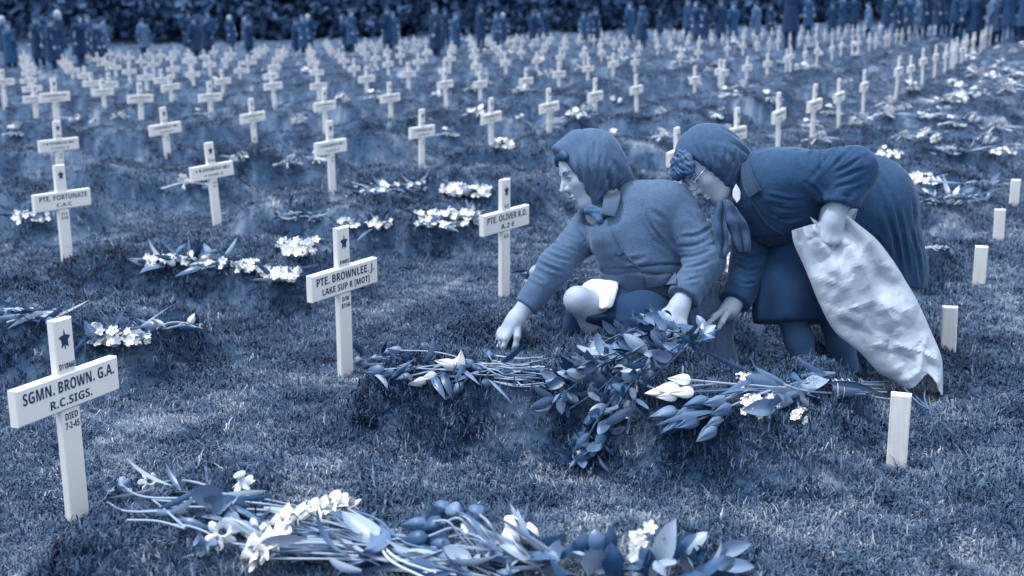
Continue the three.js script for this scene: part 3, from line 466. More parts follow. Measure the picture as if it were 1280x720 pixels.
  { const curls = []; for (let i = 0; i < 26; i++) { const t = i / 25, s = lerp(-0.22, 0.22, t); curls.push(ell(L(0.262 + 0.012 * Math.sin(i * 2.1), 0.315 - 0.5 * s * s * 4 * 0.5 + 0.03 * Math.cos(i * 3.7), s), [0.009, 0.012, 0.012])); } put(garment('hair', folded(join(curls, 0.012), [], 0.003), [L(0.3, 0.4, 0.3), L(0.2, 0.0, -0.3)], 0.05, 0.004, mat(0.14, { roughness: 0.6 }), W1).geometry); }
}

// ---------------------------------------------------------------- the stooping woman
{
  const base = onGround(1030, 480), W2 = thing('person', 'woman with glasses and headscarf bending from the waist, holding a paper wrapper', 'person', V(base.x, height(base.x, base.z), base.z), 0);
  const inner = W2.position.clone().negate(), put = g => g.translate(inner.x, inner.y, inner.z);
  const coatM = cloth(0.25, { map: wool, bumpMap: weave, bumpScale: 0.004 }), scarfM = cloth(0.34, { map: wool, bumpMap: weave, bumpScale: 0.0015 }), dressM = cloth(0.0, { sheen: 0.1 });
  const D = 4.02, P = (x, y, dd = 0) => Q(x, y, D + dd);
  const sL = P(985, 226, -0.13), eL = P(1068, 212, -0.22), wL = P(1042, 272, -0.22), sR = P(945, 262, 0.12), eR = P(938, 335, 0.06), wR = P(915, 386, -0.04);
  const hip = P(1088, 262, 0.12), waist = P(1030, 248, 0.06), chest = P(972, 243, 0), neck = P(932, 226, 0.0);
  const kA = P(982, 372, 0.0), aA = P(1014, 474, 0.04), kB = P(1035, 378, 0.10), aB = P(1066, 478, 0.12);
  const u = 0.262, hc = P(884, 211, -0.02), HF = frame(dir(-0.68, -0.66, 0.30), dir(-0.70, 0.71, 0.05)), H = headField(hc, HF, u), L = H.L;
  const limbs = join([cap(neck, hc.clone().addScaledVector(HF[0], -0.03).addScaledVector(HF[1], -0.08), 0.06, 0.055), cap(chest, waist, 0.11, 0.10), cap(waist, hip, 0.10, 0.13), cap(sL, eL, 0.045, 0.04), cap(eL, wL, 0.042, 0.030), cap(sR, eR, 0.045, 0.04), cap(eR, wR, 0.042, 0.030), cap(sR, sL, 0.05, 0.05),
    cap(hip, kA, 0.080, 0.046), cap(kA, aA.clone().lerp(kA, 0.5), 0.046, 0.044), cap(aA.clone().lerp(kA, 0.5), aA, 0.044, 0.028), cap(hip, kB, 0.080, 0.046), cap(kB, aB, 0.046, 0.028)], 0.03);
  const [lo, hi] = boxOf([hip, kA, aA, kB, aB, neck, sR, sL, eR, eL, wR, wL], 0.10);
  const [hlo, hhi] = boxOf([L(-0.3, 0.3, 0.2), L(0.4, -0.4, -0.2), L(0.4, 0.2, 0.2), L(-0.3, -0.5, 0.2)], 0.05);
  const hL = handGeo(wL, dir(-0.22, -0.95, 0.15), dir(-0.1, 0.1, 0.95), dir(-0.95, -0.1, -0.1), { size: 1.08, curl: 0.9, curl2: 0.8, spread: 0.05, forearm: wL.clone().lerp(eL, 0.30), rw: 0.032 });
  const hR = handGeo(wR, dir(-0.85, -0.48, 0.2), dir(-0.35, 0.75, 0.45), dir(-0.2, 0.2, 0.9), { size: 1.06, curl: 0.30, curl2: 0.35, spread: 0.04, forearm: wR.clone().lerp(eR, 0.32), rw: 0.03 });
  part('body', put(skinned([netMesh(H.f, hlo, hhi, 0.0034), netMesh(limbs, lo, hi, 0.011), hL, hR])), skinMat, W2); H.features(W2, put);
  for (const [k, a] of [[kA, aA], [kB, aB]]) { const m = a.clone().lerp(k, 0.5), sf = join([cap(k.clone().lerp(hip, 0.15), k, 0.058, 0.053), cap(k, m, 0.052, 0.050), cap(m, a, 0.050, 0.034)], 0.02); put(garment('stocking', sf, [k, a], 0.1, 0.008, cloth(0.36, { sheen: 0.15 }), W2).geometry); }
  // coat
  const torso = join([cap(chest, waist, 0.165, 0.165), cap(sR, sL, 0.09, 0.105), cap(P(985, 270, 0), P(1010, 285, 0.04), 0.10, 0.10), cap(neck.clone().lerp(chest, 0.5), chest, 0.11, 0.15)], 0.07);
  const skirt = join([cap(waist, P(1074, 262, 0.12), 0.16, 0.195), cap(P(1076, 262, 0.12), P(1108, 330, 0.20), 0.195, 0.14), cap(P(1090, 300, 0.2), P(1120, 400, 0.24), 0.15, 0.135)], 0.06);
  const slL = join([cap(sL, eL, 0.096, 0.074), cap(eL, wL.clone().lerp(eL, 0.28), 0.072, 0.066)], 0.035), slR = join([cap(sR, eR, 0.09, 0.070), cap(eR, wR.clone().lerp(eR, 0.06), 0.070, 0.058)], 0.03);
  const cuffL = half(wL.clone().lerp(eL, 0.27), wL.clone().sub(eL).addScaledVector(RT, 0.03)), cuffR = half(wR.clone().lerp(eR, 0.12), wR.clone().sub(eR)), hem = half(P(1120, 350, 0.2), V(-0.25, -1, 0)), neckCut = ell(hc.clone().addScaledVector(HF[1], -0.06).addScaledVector(HF[0], -0.02), [0.08, 0.14, 0.08], HF);
  const coatB = folded((x, y, z) => { let d = smin(torso(x, y, z), smax(skirt(x, y, z), hem(x, y, z), 0.01), 0.05); d = smax(d, -neckCut(x, y, z), 0.02); d = smin(d, smax(slR(x, y, z), cuffR(x, y, z), 0.008), 0.02); return smin(d, smax(slL(x, y, z), cuffL(x, y, z), 0.008), 0.012); }, [
    fold(P(1055, 225, -0.25), dir(0.75, -0.65, 0), 95, 0.013, 0.085), fold(P(1035, 205, -0.2), dir(0.85, 0.5, 0), 70, 0.012, 0.08), fold(P(985, 275, -0.15), dir(0.25, -0.95, 0), 85, 0.007, 0.09), fold(P(1110, 300, 0), dir(0.9, 0.3, 0), 75, 0.010, 0.14), fold(P(935, 320, 0), dir(0.2, -1, 0), 80, 0.007, 0.08), fold(P(1010, 205, -0.1), dir(0.9, 0.3, 0), 90, 0.010, 0.05, 0.6)]);
  const coatF = creased(coatB, marchTo(coatB, D), [[[[1030, 181], [1025, 206], [1031, 228]], 0.006, 0.008], [[[1048, 182], [1037, 204]]], [[[1066, 184], [1050, 200], [1040, 210]]], [[[1078, 196], [1060, 208], [1044, 216]]], [[[1083, 210], [1066, 216], [1048, 224]]], [[[1080, 224], [1062, 230], [1046, 234]]], [[[1066, 246], [1050, 244]], 0.006, 0.005], [[[962, 245], [984, 250], [1006, 250]]], [[[960, 254], [980, 261], [1002, 261]]], [[[962, 266], [980, 273], [1000, 273]]], [[[1012, 184], [1016, 208]], 0.007, 0.006], [[[996, 184], [1002, 204]], 0.008, 0.004],
    [[[1117, 246], [1128, 296], [1136, 346]], 0.010, 0.009], [[[1138, 288], [1146, 318], [1151, 352]], 0.010, 0.009], [[[1106, 262], [1118, 300], [1124, 340]], 0.010, 0.008], [[[1098, 214], [1112, 246]], 0.010, 0.005], [[[922, 316], [938, 322], [956, 318]]], [[[920, 332], [936, 338], [952, 334]]], [[[918, 350], [932, 355], [946, 352]], 0.006, 0.005], [[[932, 290], [950, 300]], 0.008, 0.005], [[[1008, 228], [1026, 244], [1032, 262]], 0.008, 0.007]]);
  { const g = garment('coat', coatF, [sL, sR, eL, eR, wL, wR, hip, P(1150, 355, 0.25), P(1090, 200, 0.1), neck], 0.13, 0.0051, coatM, W2); put(g.geometry); }
  const surf = (px, py, back = 0.004) => { const r = pixelRay(px, py), c = camera.position; let t = D - 0.6; for (let i = 0; i < 90; i++) { const d = coatF(c.x + r.x * t, c.y + r.y * t, c.z + r.z * t); if (d < 0.0008 || t > D + 0.6) break; t += d * 0.7; } return c.clone().addScaledVector(r, t - back); };
  const onCoat = (poly, lift, th, nu = 6) => { const g = []; for (const [l, r] of poly) { const row = []; for (let i = 0; i <= nu; i++) row.push(surf(lerp(l[0], r[0], i / nu), lerp(l[1], r[1], i / nu), lift)); g.push(row); } return sheet(g, th); };
  part('collar', put(onCoat([[[927, 208], [937, 200]], [[928, 222], [941, 216]], [[931, 236], [947, 230]], [[938, 247], [952, 238]]], 0.016, 0.007)), coatM, W2);
  part('front_edge', put(tubeOf([[940, 250], [950, 268], [962, 283], [980, 293]].map(([x, y]) => surf(x, y, 0.003)), 0.004)), coatM, W2);
  part('collar_lining', put(flap([[[916, 238, 3.90], [920, 230, 3.90]], [[916, 246, 3.90], [925, 239, 3.90]], [[921, 254, 3.90], [925, 249, 3.90]]], 0.004)), cloth(0.92, { sheen: 0.1 }), W2);
  // dark dress below the coat
  const dressF = folded(join([cap(P(1070, 285, 0.12), P(986, 372, 0.0), 0.13, 0.082), cap(P(1030, 290, 0.06), P(985, 350, 0.04), 0.10, 0.10), cap(P(1075, 285, 0.14), P(1034, 378, 0.09), 0.13, 0.085), cap(P(960, 360, 0.12), P(1000, 385, 0.1), 0.06, 0.09), cap(P(1012, 300, 0.03), P(980, 392, 0.0), 0.13, 0.112), cap(P(1030, 310, 0.05), P(1020, 395, 0.03), 0.12, 0.10)], 0.05), [fold(P(985, 370, 0), dir(0.95, 0.2, 0), 60, 0.006, 0.12)]);
  const dressHem = half(P(985, 404, 0.03), dir(0.02, -1, 0.1));
  { const g = garment('dress', (x, y, z) => smax(dressF(x, y, z), dressHem(x, y, z), 0.008), [P(950, 400, 0.1), P(1100, 290, 0.1), P(1050, 400, 0.1), P(985, 380, -0.10), P(1030, 300, -0.10)], 0.14, 0.009, dressM, W2); put(g.geometry); }
  for (const a of [aA, aB]) { const toe = a.clone().add(V(-0.15, -0.035, 0.04)); put(garment('shoe', cap(a.clone().add(V(0.025, -0.03, 0)), toe, 0.040, 0.032), [a, toe], 0.06, 0.008, mat(0.04, { roughness: 0.5 }), W2).geometry); }
  // scarf
  const skull = ell(L(-0.09, 0.12, 0), [0.44 * u, 0.43 * u, 0.35 * u], HF), nape = cap(L(-0.25, 0.05, 0), L(-0.52, -0.30, 0), 0.30 * u, 0.14 * u), chinS = join([cap(L(-0.12, -0.05, 0.24), L(-0.02, -0.50, 0.08), 0.12 * u, 0.09 * u), cap(L(-0.12, -0.05, -0.24), L(-0.02, -0.50, -0.08), 0.12 * u, 0.09 * u)], 0.02);
  const faceCut = (() => { const a = L(0.20, 0.42, 0), b = L(0.03, -0.52, 0), n = b.clone().sub(a).cross(HF[2]); if (n.dot(HF[0]) < 0) n.negate(); return half(a, n); })();
  const under = (() => { const a = L(-0.62, -0.34, 0), b = L(-0.05, -0.58, 0), n = b.clone().sub(a).cross(HF[2]); if (n.dot(HF[1]) > 0) n.negate(); return half(a, n); })();
  const scarfF = folded((x, y, z) => smax(smax(smin(smin(skull(x, y, z), nape(x, y, z), 0.10), chinS(x, y, z), 0.07), faceCut(x, y, z), 0.008), under(x, y, z), 0.012), [fold(L(-0.12, -0.25, 0.25), HF[0], 110, 0.008, 0.10), fold(L(-0.35, -0.05, 0.2), HF[0].clone().addScaledVector(HF[1], -0.7), 90, 0.007, 0.10), fold(L(-0.2, 0.3, 0.2), HF[0], 55, 0.004, 0.09)], 0.001);
  const scarfC = creased(scarfF, marchTo(scarfF, D), [[[[878, 180], [888, 208], [895, 236]]], [[[892, 182], [897, 208], [899, 238]]], [[[909, 182], [905, 208], [902, 236]]], [[[922, 186], [914, 208], [906, 228]]], [[[866, 178], [878, 200], [890, 228]], 0.006, 0.005], [[[930, 196], [918, 216]], 0.006, 0.005]]);
  { const g = garment('headscarf', scarfC, [L(-0.6, 0.5, 0.3), L(0.4, -0.6, -0.3), L(0.3, 0.6, 0.3), L(-0.5, -0.6, -0.3)], 0.10, 0.005, scarfM, W2); put(g.geometry); }
  const knotC = L(0.02, -0.58, 0.10);
  { const g = garment('scarf_knot', folded(join([ell(knotC, [0.024, 0.026, 0.024], HF), cap(knotC, P(900, 258, -0.08), 0.018, 0.014)], 0.012), [fold(knotC, RT, 240, 0.004, 0.05)], 0.001), [knotC], 0.1, 0.0045, scarfM, W2); put(g.geometry); }
  const tail = (pts, w) => { const c = new THREE.CatmullRomCurve3(pts.map(p => P(...p))), g = []; for (let j = 0; j <= 26; j++) { const p = c.getPoint(j / 26), ww = w * (0.35 + 0.9 * Math.sin(Math.PI * (0.12 + 0.75 * j / 26))), row = []; for (let i = 0; i <= 8; i++) { const a = i / 8 - 0.5; row.push(p.clone().addScaledVector(RT, a * ww).addScaledVector(TO, 0.012 * Math.cos(a * 9 + j * 0.15) + 0.004 * Math.sin(j * 0.6))); } g.push(row); } return sheet(g, 0.003); };
  part('scarf_tail', put(tail([[900, 250, -0.14], [899, 275, -0.15], [902, 300, -0.15], [903, 322, -0.15]], 0.035)), scarfM, W2);
  part('scarf_tail', put(tail([[905, 250, -0.13], [914, 268, -0.15], [924, 288, -0.15], [930, 315, -0.14]], 0.055)), scarfM, W2);
  { const curls = [], R = mulberry(3); for (let i = 0; i < 60; i++) { const s = lerp(-0.26, 0.26, R()), k = R(); curls.push(ell(L(0.20 + 0.16 * k, 0.42 - 0.22 * k - 1.2 * s * s, s), [0.013 + 0.008 * R(), 0.013 + 0.006 * R(), 0.014])); } put(garment('hair', (f => (x, y, z) => { const d = f(x, y, z); return Math.abs(d) > 0.03 ? d : d + 0.0016 * Math.sin((x + y) * 300 + 5 * N3(x * 25, y * 25, z * 25)) + 0.003 * N3(x * 70, y * 70, z * 70); })(join(curls, 0.005)), [L(0.4, 0.5, 0.3), L(0.1, 0.0, -0.3)], 0.05, 0.003, mat(0.28, { roughness: 0.55 }), W2).geometry); }
  { // spectacles
    const wire = mat(0.75, { roughness: 0.25, metalness: 0.6 }), rims = [];
    const gl = part('spectacles', put(tubeOf([L(0.42, 0.02, 0.05), L(0.43, 0.04, 0), L(0.42, 0.02, -0.05)], 0.0015, 10, 5)), wire, W2);
    for (const s of [1, -1]) {
      const ring = []; for (let i = 0; i < 17; i++) { const a = i / 16 * 6.2832; ring.push(L(0.405 - 0.02 * Math.cos(a), -0.01 + 0.075 * Math.sin(a), s * (0.125 + 0.085 * Math.cos(a)))); }
      part('rim', put(tubeOf(ring, 0.0021, 30, 5)), wire, gl);
      part('temple', put(tubeOf([L(0.39, 0.02, s * 0.21), L(0.20, 0.04, s * 0.255), L(0.02, 0.04, s * 0.27)], 0.0021, 12, 5)), wire, gl);
    }
  }
}
// ---------------------------------------------------------------- paper wrapper in the hand of the stooping woman
{
  const Lc = [[990, 288], [992, 303], [1006, 335], [1022, 375], [1042, 412], [1075, 440], [1100, 466], [1118, 476]], Rc = [[1058, 268], [1072, 280], [1098, 302], [1124, 338], [1146, 376], [1164, 416], [1176, 448], [1177, 470]];
  const depth = v => lerp(3.80, 3.86, v), nv = 84, nu = 42, curve = c => new THREE.CatmullRomCurve3(c.map(([x, y]) => V(x, y, 0)));
  const cl = curve(Lc), cr = curve(Rc), face = [], rear = [];
  const facets = (seed, size, turn) => { const R = mulberry(seed), n = 40, h = Array.from({ length: n * n }, () => R() - 0.5), dg = Array.from({ length: n * n }, () => R() < 0.5), ca = Math.cos(turn), sa = Math.sin(turn);
    return (x, y) => { let u = (ca * x - sa * y) / size + 20, v = (sa * x + ca * y) / size + 20; u += 0.55 * N3(x * 4 / size * 0.1 + seed, y * 4 / size * 0.1, 1); v += 0.55 * N3(x * 4 / size * 0.1, y * 4 / size * 0.1 + seed, 7); const i = Math.floor(u), k = Math.floor(v), a = u - i, b = v - k, H = (p, q) => h[((i + p + n) % n) * n + (k + q + n) % n]; if (dg[((i + n) % n) * n + (k + n) % n]) return a + b < 1 ? H(0, 0) + a * (H(1, 0) - H(0, 0)) + b * (H(0, 1) - H(0, 0)) : H(1, 1) + (1 - a) * (H(0, 1) - H(1, 1)) + (1 - b) * (H(1, 0) - H(1, 1)); return a > b ? H(0, 0) + a * (H(1, 0) - H(0, 0)) + b * (H(1, 1) - H(1, 0)) : H(0, 0) + b * (H(0, 1) - H(0, 0)) + a * (H(1, 1) - H(0, 1)); }; };
  const f1 = facets(4, 0.11, 0.5), f2 = facets(8, 0.048, 1.1), f3 = facets(15, 0.02, 0.2), crumple = g => { const x = g.dot(RT), y = g.dot(UPV); return 0.075 * f1(x, y) + 0.034 * f2(x, y) + 0.009 * f3(x, y); };
  for (let j = 0; j <= nv; j++) {
    const v = j / nv, a = cl.getPoint(v), b = cr.getPoint(v), f = [], r = [];
    for (let i = 0; i <= nu; i++) {
      const w = i / nu, px = lerp(a.x, b.x, w), py = lerp(a.y, b.y, w) + (v > 0.9 ? (v - 0.9) * 10 * (8 * Math.sin(w * 9) + 14 * sstep(0.5, 0.9, w)) : 0), bulge = Math.pow(Math.sin(Math.PI * clamp(w, 0.001, 0.999)), 0.6) * lerp(0.025, 0.055, sstep(0, 0.6, v));
      const g = Q(px, py, depth(v)), along = Math.pow(1 - v, 2) * 0.02 * Math.sin(w * 22 + v * 3), cr2 = crumple(g) * Math.min(1, 4 * Math.min(w, 1 - w) + 0.15);
      f.push(g.clone().addScaledVector(TO, bulge + cr2 + along)); r.push(g.clone().addScaledVector(TO, -bulge * 0.8 + cr2 * 0.6));
    }
    face.push(f); rear.push(r);
  }
  const o = thing('paper_wrapper', 'large crumpled pale paper wrapper hanging from the hand of the stooping woman', 'paper wrapper', Q(1040, 285, 3.82));
  const inv = o.position.clone().negate(), pm = mat(0.78, { roughness: 0.75 });
  const crisp = g => { const n = g.toNonIndexed(); n.computeVertexNormals(); return n; };
  part('sheet', crisp(sheet(face, 0.002)).translate(inv.x, inv.y, inv.z), pm, o); part('sheet', sheet(rear, 0.002).translate(inv.x, inv.y, inv.z), pm, o);
  const top = []; for (let j = 0; j <= 14; j++) { const row = []; for (let i = 0; i <= 22; i++) { const w = i / 22, v = j / 14; row.push(Q(lerp(lerp(1012, 1018, v), lerp(1070, 1062, v), w) + 4 * Math.sin(w * 14 + 2 * v), lerp(262, 292, v) + 9 * Math.sin(w * 11) * (1 - v) + 16 * Math.pow(w - 0.75, 2) * (1 - v), 3.845 - 0.02 * Math.sin(w * 17 + v * 4))); } top.push(row); }
  part('twisted_neck', sheet(top, 0.002).translate(inv.x, inv.y, inv.z), pm, o);
}
// ---------------------------------------------------------------- flowers
function surface(fn, nu, nv) { const g = []; for (let i = 0; i <= nu; i++) { const r = []; for (let j = 0; j <= nv; j++) r.push(V(...fn(i / nu, j / nv))); g.push(r); } return sheet(g); }
// every piece points along +y from its base
const tulipBud = k => surface((u, v) => { const a = u * 6.2832, w = Math.sin(Math.PI * Math.pow(v, 0.66) * 0.95 + 0.12), lobe = 1 + 0.10 * Math.cos(3 * a + k) + 0.05 * Math.cos(6 * a); const r = 0.0160 * w * lobe * (v < 0.02 ? 0.3 : 1); return [Math.cos(a) * r, 0.066 * v * (1 + 0.14 * v * Math.cos(3 * a + k)), Math.sin(a) * r]; }, 18, 10);
const tulipGeos = [0, 1, 2].map(tulipBud);
const daffodilGeo = surface((u, v) => { const a = u * 6.2832; if (v < 0.5) { const t = 1 - v * 2; const r = 0.008 + 0.010 * t * t + 0.0015 * Math.cos(12 * a) * t; return [Math.cos(a) * r, 0.012 + 0.026 * t, Math.sin(a) * r]; } const t = (v - 0.5) * 2, lob = Math.pow(Math.abs(Math.cos(3 * a)), 0.7), r = 0.008 + 0.030 * t * (0.25 + 0.75 * lob); return [Math.cos(a) * r, 0.012 - 0.010 * t * t + 0.006 * t * Math.sin(5 * a), Math.sin(a) * r]; }, 36, 8);
const blossomGeo = surface((u, v) => { const a = u * 6.2832, r = 0.015 * v * (0.62 + 0.38 * Math.abs(Math.cos(2.5 * a))); return [Math.cos(a) * r, 0.006 * v * v + 0.002 * Math.sin(5 * a) * v, Math.sin(a) * r]; }, 20, 3);
const lance = (L, w, curve, twist) => surface((u, v) => { const s = (u - 0.5) * 2, ww = w * Math.pow(Math.sin(Math.PI * clamp(v * 0.94 + 0.05)), 0.8) * (1 - 0.3 * v), a = twist * v, x = s * ww * Math.cos(a), z = s * ww * Math.sin(a); return [x, L * v * Math.cos(curve * v * 0.5), z + L * v * Math.sin(curve * v * 0.5) + 0.35 * Math.abs(s) * ww]; }, 4, 12);
const lanceGeos = [lance(0.20, 0.013, 0.7, 0.5), lance(0.17, 0.017, 1.1, -0.4), lance(0.24, 0.011, 0.4, 0.9), lance(0.15, 0.020, 1.6, 0.3)];
const ovate = (L, w, c) => surface((u, v) => { const s = (u - 0.5) * 2, ww = w * Math.pow(Math.sin(Math.PI * Math.pow(v, 0.85)), 0.75) + 0.0006; return [s * ww, L * v * Math.cos(c * v * 0.5), L * v * Math.sin(c * v * 0.5) + 0.4 * Math.abs(s) * ww + 0.05 * ww * Math.sin(v * 9)]; }, 4, 7);
const ovateGeos = [ovate(0.062, 0.013, 0.5), ovate(0.050, 0.014, -0.5), ovate(0.072, 0.015, 0.9)];
const bigLeafGeos = [ovate(0.105, 0.026, 1.0), ovate(0.13, 0.030, -0.6), ovate(0.09, 0.030, 1.6)];
const FM = { white: mat(1, { roughness: 0.6 }), pale: mat(0.86, { roughness: 0.6 }), grey: mat(0.52, { roughness: 0.5 }), mid: mat(0.38, { roughness: 0.5 }), dark: mat(0.16, { roughness: 0.45 }), stem: leafy(0.66), stemDark: leafy(0.42), leafLight: leafy(0.66, { roughness: 0.4 }), leaf: leafy(0.52, { roughness: 0.36 }), leafMid: leafy(0.36, { roughness: 0.36 }), leafDark: leafy(0.14, { roughness: 0.4 }), ribbon: mat(0.45, { roughness: 0.6 }), string: mat(0.85) };
const Y = V(0, 1, 0);
function place(name, g, m, o, at, toward, s = 1, spin = 0) { const p = part(name, g, m, o); p.position.copy(at).sub(o.position); p.quaternion.setFromUnitVectors(Y, toward.clone().normalize()).multiply(new THREE.Quaternion().setFromAxisAngle(Y, spin)); p.scale.setScalar(s); return p; }
function bunchAt(name, label, px, py, group, cat = 'flowers') { const p = onLand(px, py); return thing(name, label, cat, p, 0, group); }
function stemPart(o, pts, r, m) { const c = new THREE.CatmullRomCurve3(pts.map(p => p.clone().sub(o.position))), g = new THREE.TubeGeometry(c, Math.max(6, pts.length * 4), r, 5); part('stem', g, m, o); const e = pts[pts.length - 1], b = pts[pts.length - 2]; return e.clone().sub(b).normalize(); }
// stems run from a bundle of cut ends through the tie to the heads; all points in picture pixels on the land
function spray(o, heads, tie, end, R, opt = {}) {
  const { r = 0.0032, jit = 8, lift = 0.035, stems = [FM.stem, FM.stemDark] } = opt;
  for (const [px, py, kind, m, l = lift, s = 1] of heads) {
    const a = onLift(end[0] + (R() - 0.5) * jit * 2.2, end[1] + (R() - 0.5) * jit * 1.5, 0.012 + 0.03 * R()), t = onLift(tie[0] + (R() - 0.5) * jit, tie[1] + (R() - 0.5) * jit * 0.8, 0.02 + 0.03 * R()), h = onLift(px, py, l), mid = t.clone().lerp(h, 0.5 + 0.2 * (R() - 0.5)).add(V((R() - 0.5) * 0.03, 0.02 * R(), (R() - 0.5) * 0.03));
    const d = stemPart(o, [a, t, mid, h], r * (0.8 + 0.4 * R()), stems[R() < 0.7 ? 0 : 1]);
    if (kind === 'tulip') place('tulip_head', tulipGeos[Math.floor(R() * 3)], m, o, h.clone().addScaledVector(d, -0.004), d.add(V(0, 0.1 * (R() - 0.5), 0)), s * (0.9 + 0.25 * R()), R() * 6);
    else if (kind === 'daffodil') place('daffodil_head', daffodilGeo, m, o, h.clone().addScaledVector(d, -0.006), d.clone().add(V(0.7 * (R() - 0.5), 0.35 + 0.5 * R(), 0.5 * R())), s * (0.85 + 0.3 * R()), R() * 6);
    else if (kind === 'cluster') cluster(o, h, 0.03 * s, Math.round(16 * s), m, R);
  }
}
function cluster(o, c, rad, n, m, R) { for (let i = 0; i < n; i++) { const v = V(R() - 0.5, (R() - 0.15) * 0.9, R() - 0.5).normalize(); place('blossom', blossomGeo, m, o, c.clone().addScaledVector(v, rad * (0.7 + 0.4 * R())), v, 0.6 + 0.5 * R(), R() * 6); } }
function leaves(o, n, from, to, spreadPx, geos, mats, R, opt = {}) { // leaves lying along a line from one pixel to another
  const { lift = 0.03, s = 1, toward = null, up = 0.25 } = opt;
  const a = onLift(from[0], from[1], lift), b = onLift(to[0], to[1], lift), base = toward ?? b.clone().sub(a).normalize();
  for (let i = 0; i < n; i++) { const t = R(), p = onLift(lerp(from[0], to[0], t) + (R() - 0.5) * spreadPx * 1.6, lerp(from[1], to[1], t) + (R() - 0.5) * spreadPx, lift * (0.3 + R())); const d = base.clone().multiplyScalar(R() < 0.8 ? 1 : -1).add(V((R() - 0.5) * 0.9, (R() - 0.3) * up * 2, (R() - 0.5) * 0.9)); place('leaf', geos[Math.floor(R() * geos.length)], mats[Math.floor(R() * mats.length)], o, p, d, s * (0.7 + 0.6 * R()), R() * 6); }
}
{ // wilted daffodils beside the first cross
  const R = mulberry(11), o = bunchAt('daffodil_bunch', 'loose bunch of wilted pale stems and broad leaves lying beside the large cross', 260, 640);
  for (const [a, b, c] of [[[196, 603], [245, 603], [272, 611]], [[150, 606], [200, 623], [262, 622]], [[134, 628], [172, 640], [205, 639]], [[188, 622], [215, 645], [232, 660]], [[160, 650], [200, 652], [232, 661]], [[270, 616], [320, 622], [385, 636]], [[285, 626], [330, 630], [392, 640]], [[205, 655], [245, 660], [285, 679]], [[285, 678], [312, 682], [340, 684]], [[200, 634], [260, 634], [335, 638]], [[318, 655], [345, 656], [366, 658]], [[172, 620], [215, 627], [250, 628]]])
    stemPart(o, [onLift(...a, 0.015 + 0.03 * R()), onLift(...b, 0.03 + 0.03 * R()), onLift(...c, 0.025 + 0.02 * R())], 0.0031, FM.stem);
  leaves(o, 16, [190, 620], [330, 650], 34, lanceGeos, [FM.leaf, FM.leafLight, FM.leafMid], R, { lift: 0.035, s: 0.62, up: 0.15 });
  leaves(o, 7, [250, 620], [300, 655], 26, bigLeafGeos, [FM.leafMid, FM.leaf], R, { lift: 0.05, s: 0.8 });
  leaves(o, 18, [150, 625], [380, 650], 40, lanceGeos, [FM.leafLight, FM.leaf, FM.leafMid], R, { lift: 0.04, s: 0.7, up: 0.1 });
  for (const [x, y, m] of [[186, 603, FM.pale], [140, 618, FM.grey], [155, 612, FM.grey], [278, 668, FM.pale], [262, 682, FM.grey], [305, 606, FM.pale], [322, 668, FM.pale]]) place('daffodil_head', daffodilGeo, m, o, onLift(x, y, 0.03), V(R() - 0.5, 0.4, R() - 0.2), 0.8 + 0.3 * R(), R() * 6);
}
{ // the large tied daffodil sheaf
  const R = mulberry(12), o = bunchAt('daffodil_sheaf', 'thick sheaf of white daffodils tied with a dark ribbon', 480, 685), heads = [];
  for (const [x, y] of [[334, 690], [318, 698], [352, 660], [368, 650], [384, 645], [398, 640], [410, 634], [424, 631], [436, 636], [362, 668], [376, 655], [348, 675], [392, 650], [416, 642], [430, 640], [330, 682], [370, 645], [402, 650]]) heads.push([x + 4 * (R() - 0.5), y, 'daffodil', R() < 0.8 ? FM.white : FM.pale, 0.05 + 0.03 * R(), 0.95]);
  for (let i = 0; i < 22; i++) heads.push([lerp(335, 450, R()), lerp(640, 705, R()), 'none', null, 0.03 + 0.03 * R()]);
  spray(o, heads, [500, 690], [600, 706], R, { r: 0.0027, jit: 42, lift: 0.03 });
  leaves(o, 26, [620, 706], [400, 672], 40, lanceGeos, [FM.leafLight, FM.leaf, FM.stem, FM.leafMid], R, { lift: 0.04, up: 0.06, s: 0.8 });
  leaves(o, 12, [600, 700], [420, 660], 46, bigLeafGeos, [FM.leaf, FM.leafMid, FM.leafLight], R, { lift: 0.05, up: 0.12, s: 0.7 });
  leaves(o, 30, [640, 712], [360, 680], 44, lanceGeos, [FM.leafLight, FM.leaf, FM.leafMid], R, { lift: 0.06, up: 0.08, s: 0.75 });
  const tie = []; for (let i = 0; i <= 10; i++) tie.push(onLift(468 + 8 * Math.sin(i * 0.6), 656 + i * 5.6, 0.075 - 0.004 * Math.pow(i - 4, 2) * 0.6)); 
  part('ribbon', sheet(tie.map((p, i) => [0, 1, 2, 3, 4].map(k => p.clone().add(V((k - 2) * 0.011, 0.004 * Math.sin(k * 2 + i), 0.002))))).translate(-o.position.x, -o.position.y, -o.position.z), FM.ribbon, o);
  for (const t of [[[470, 672], [500, 700], [545, 716]], [[472, 674], [490, 702], [530, 722]]]) stemPart(o, t.map(q => onLift(...q, 0.06)), 0.0028, FM.string);
}
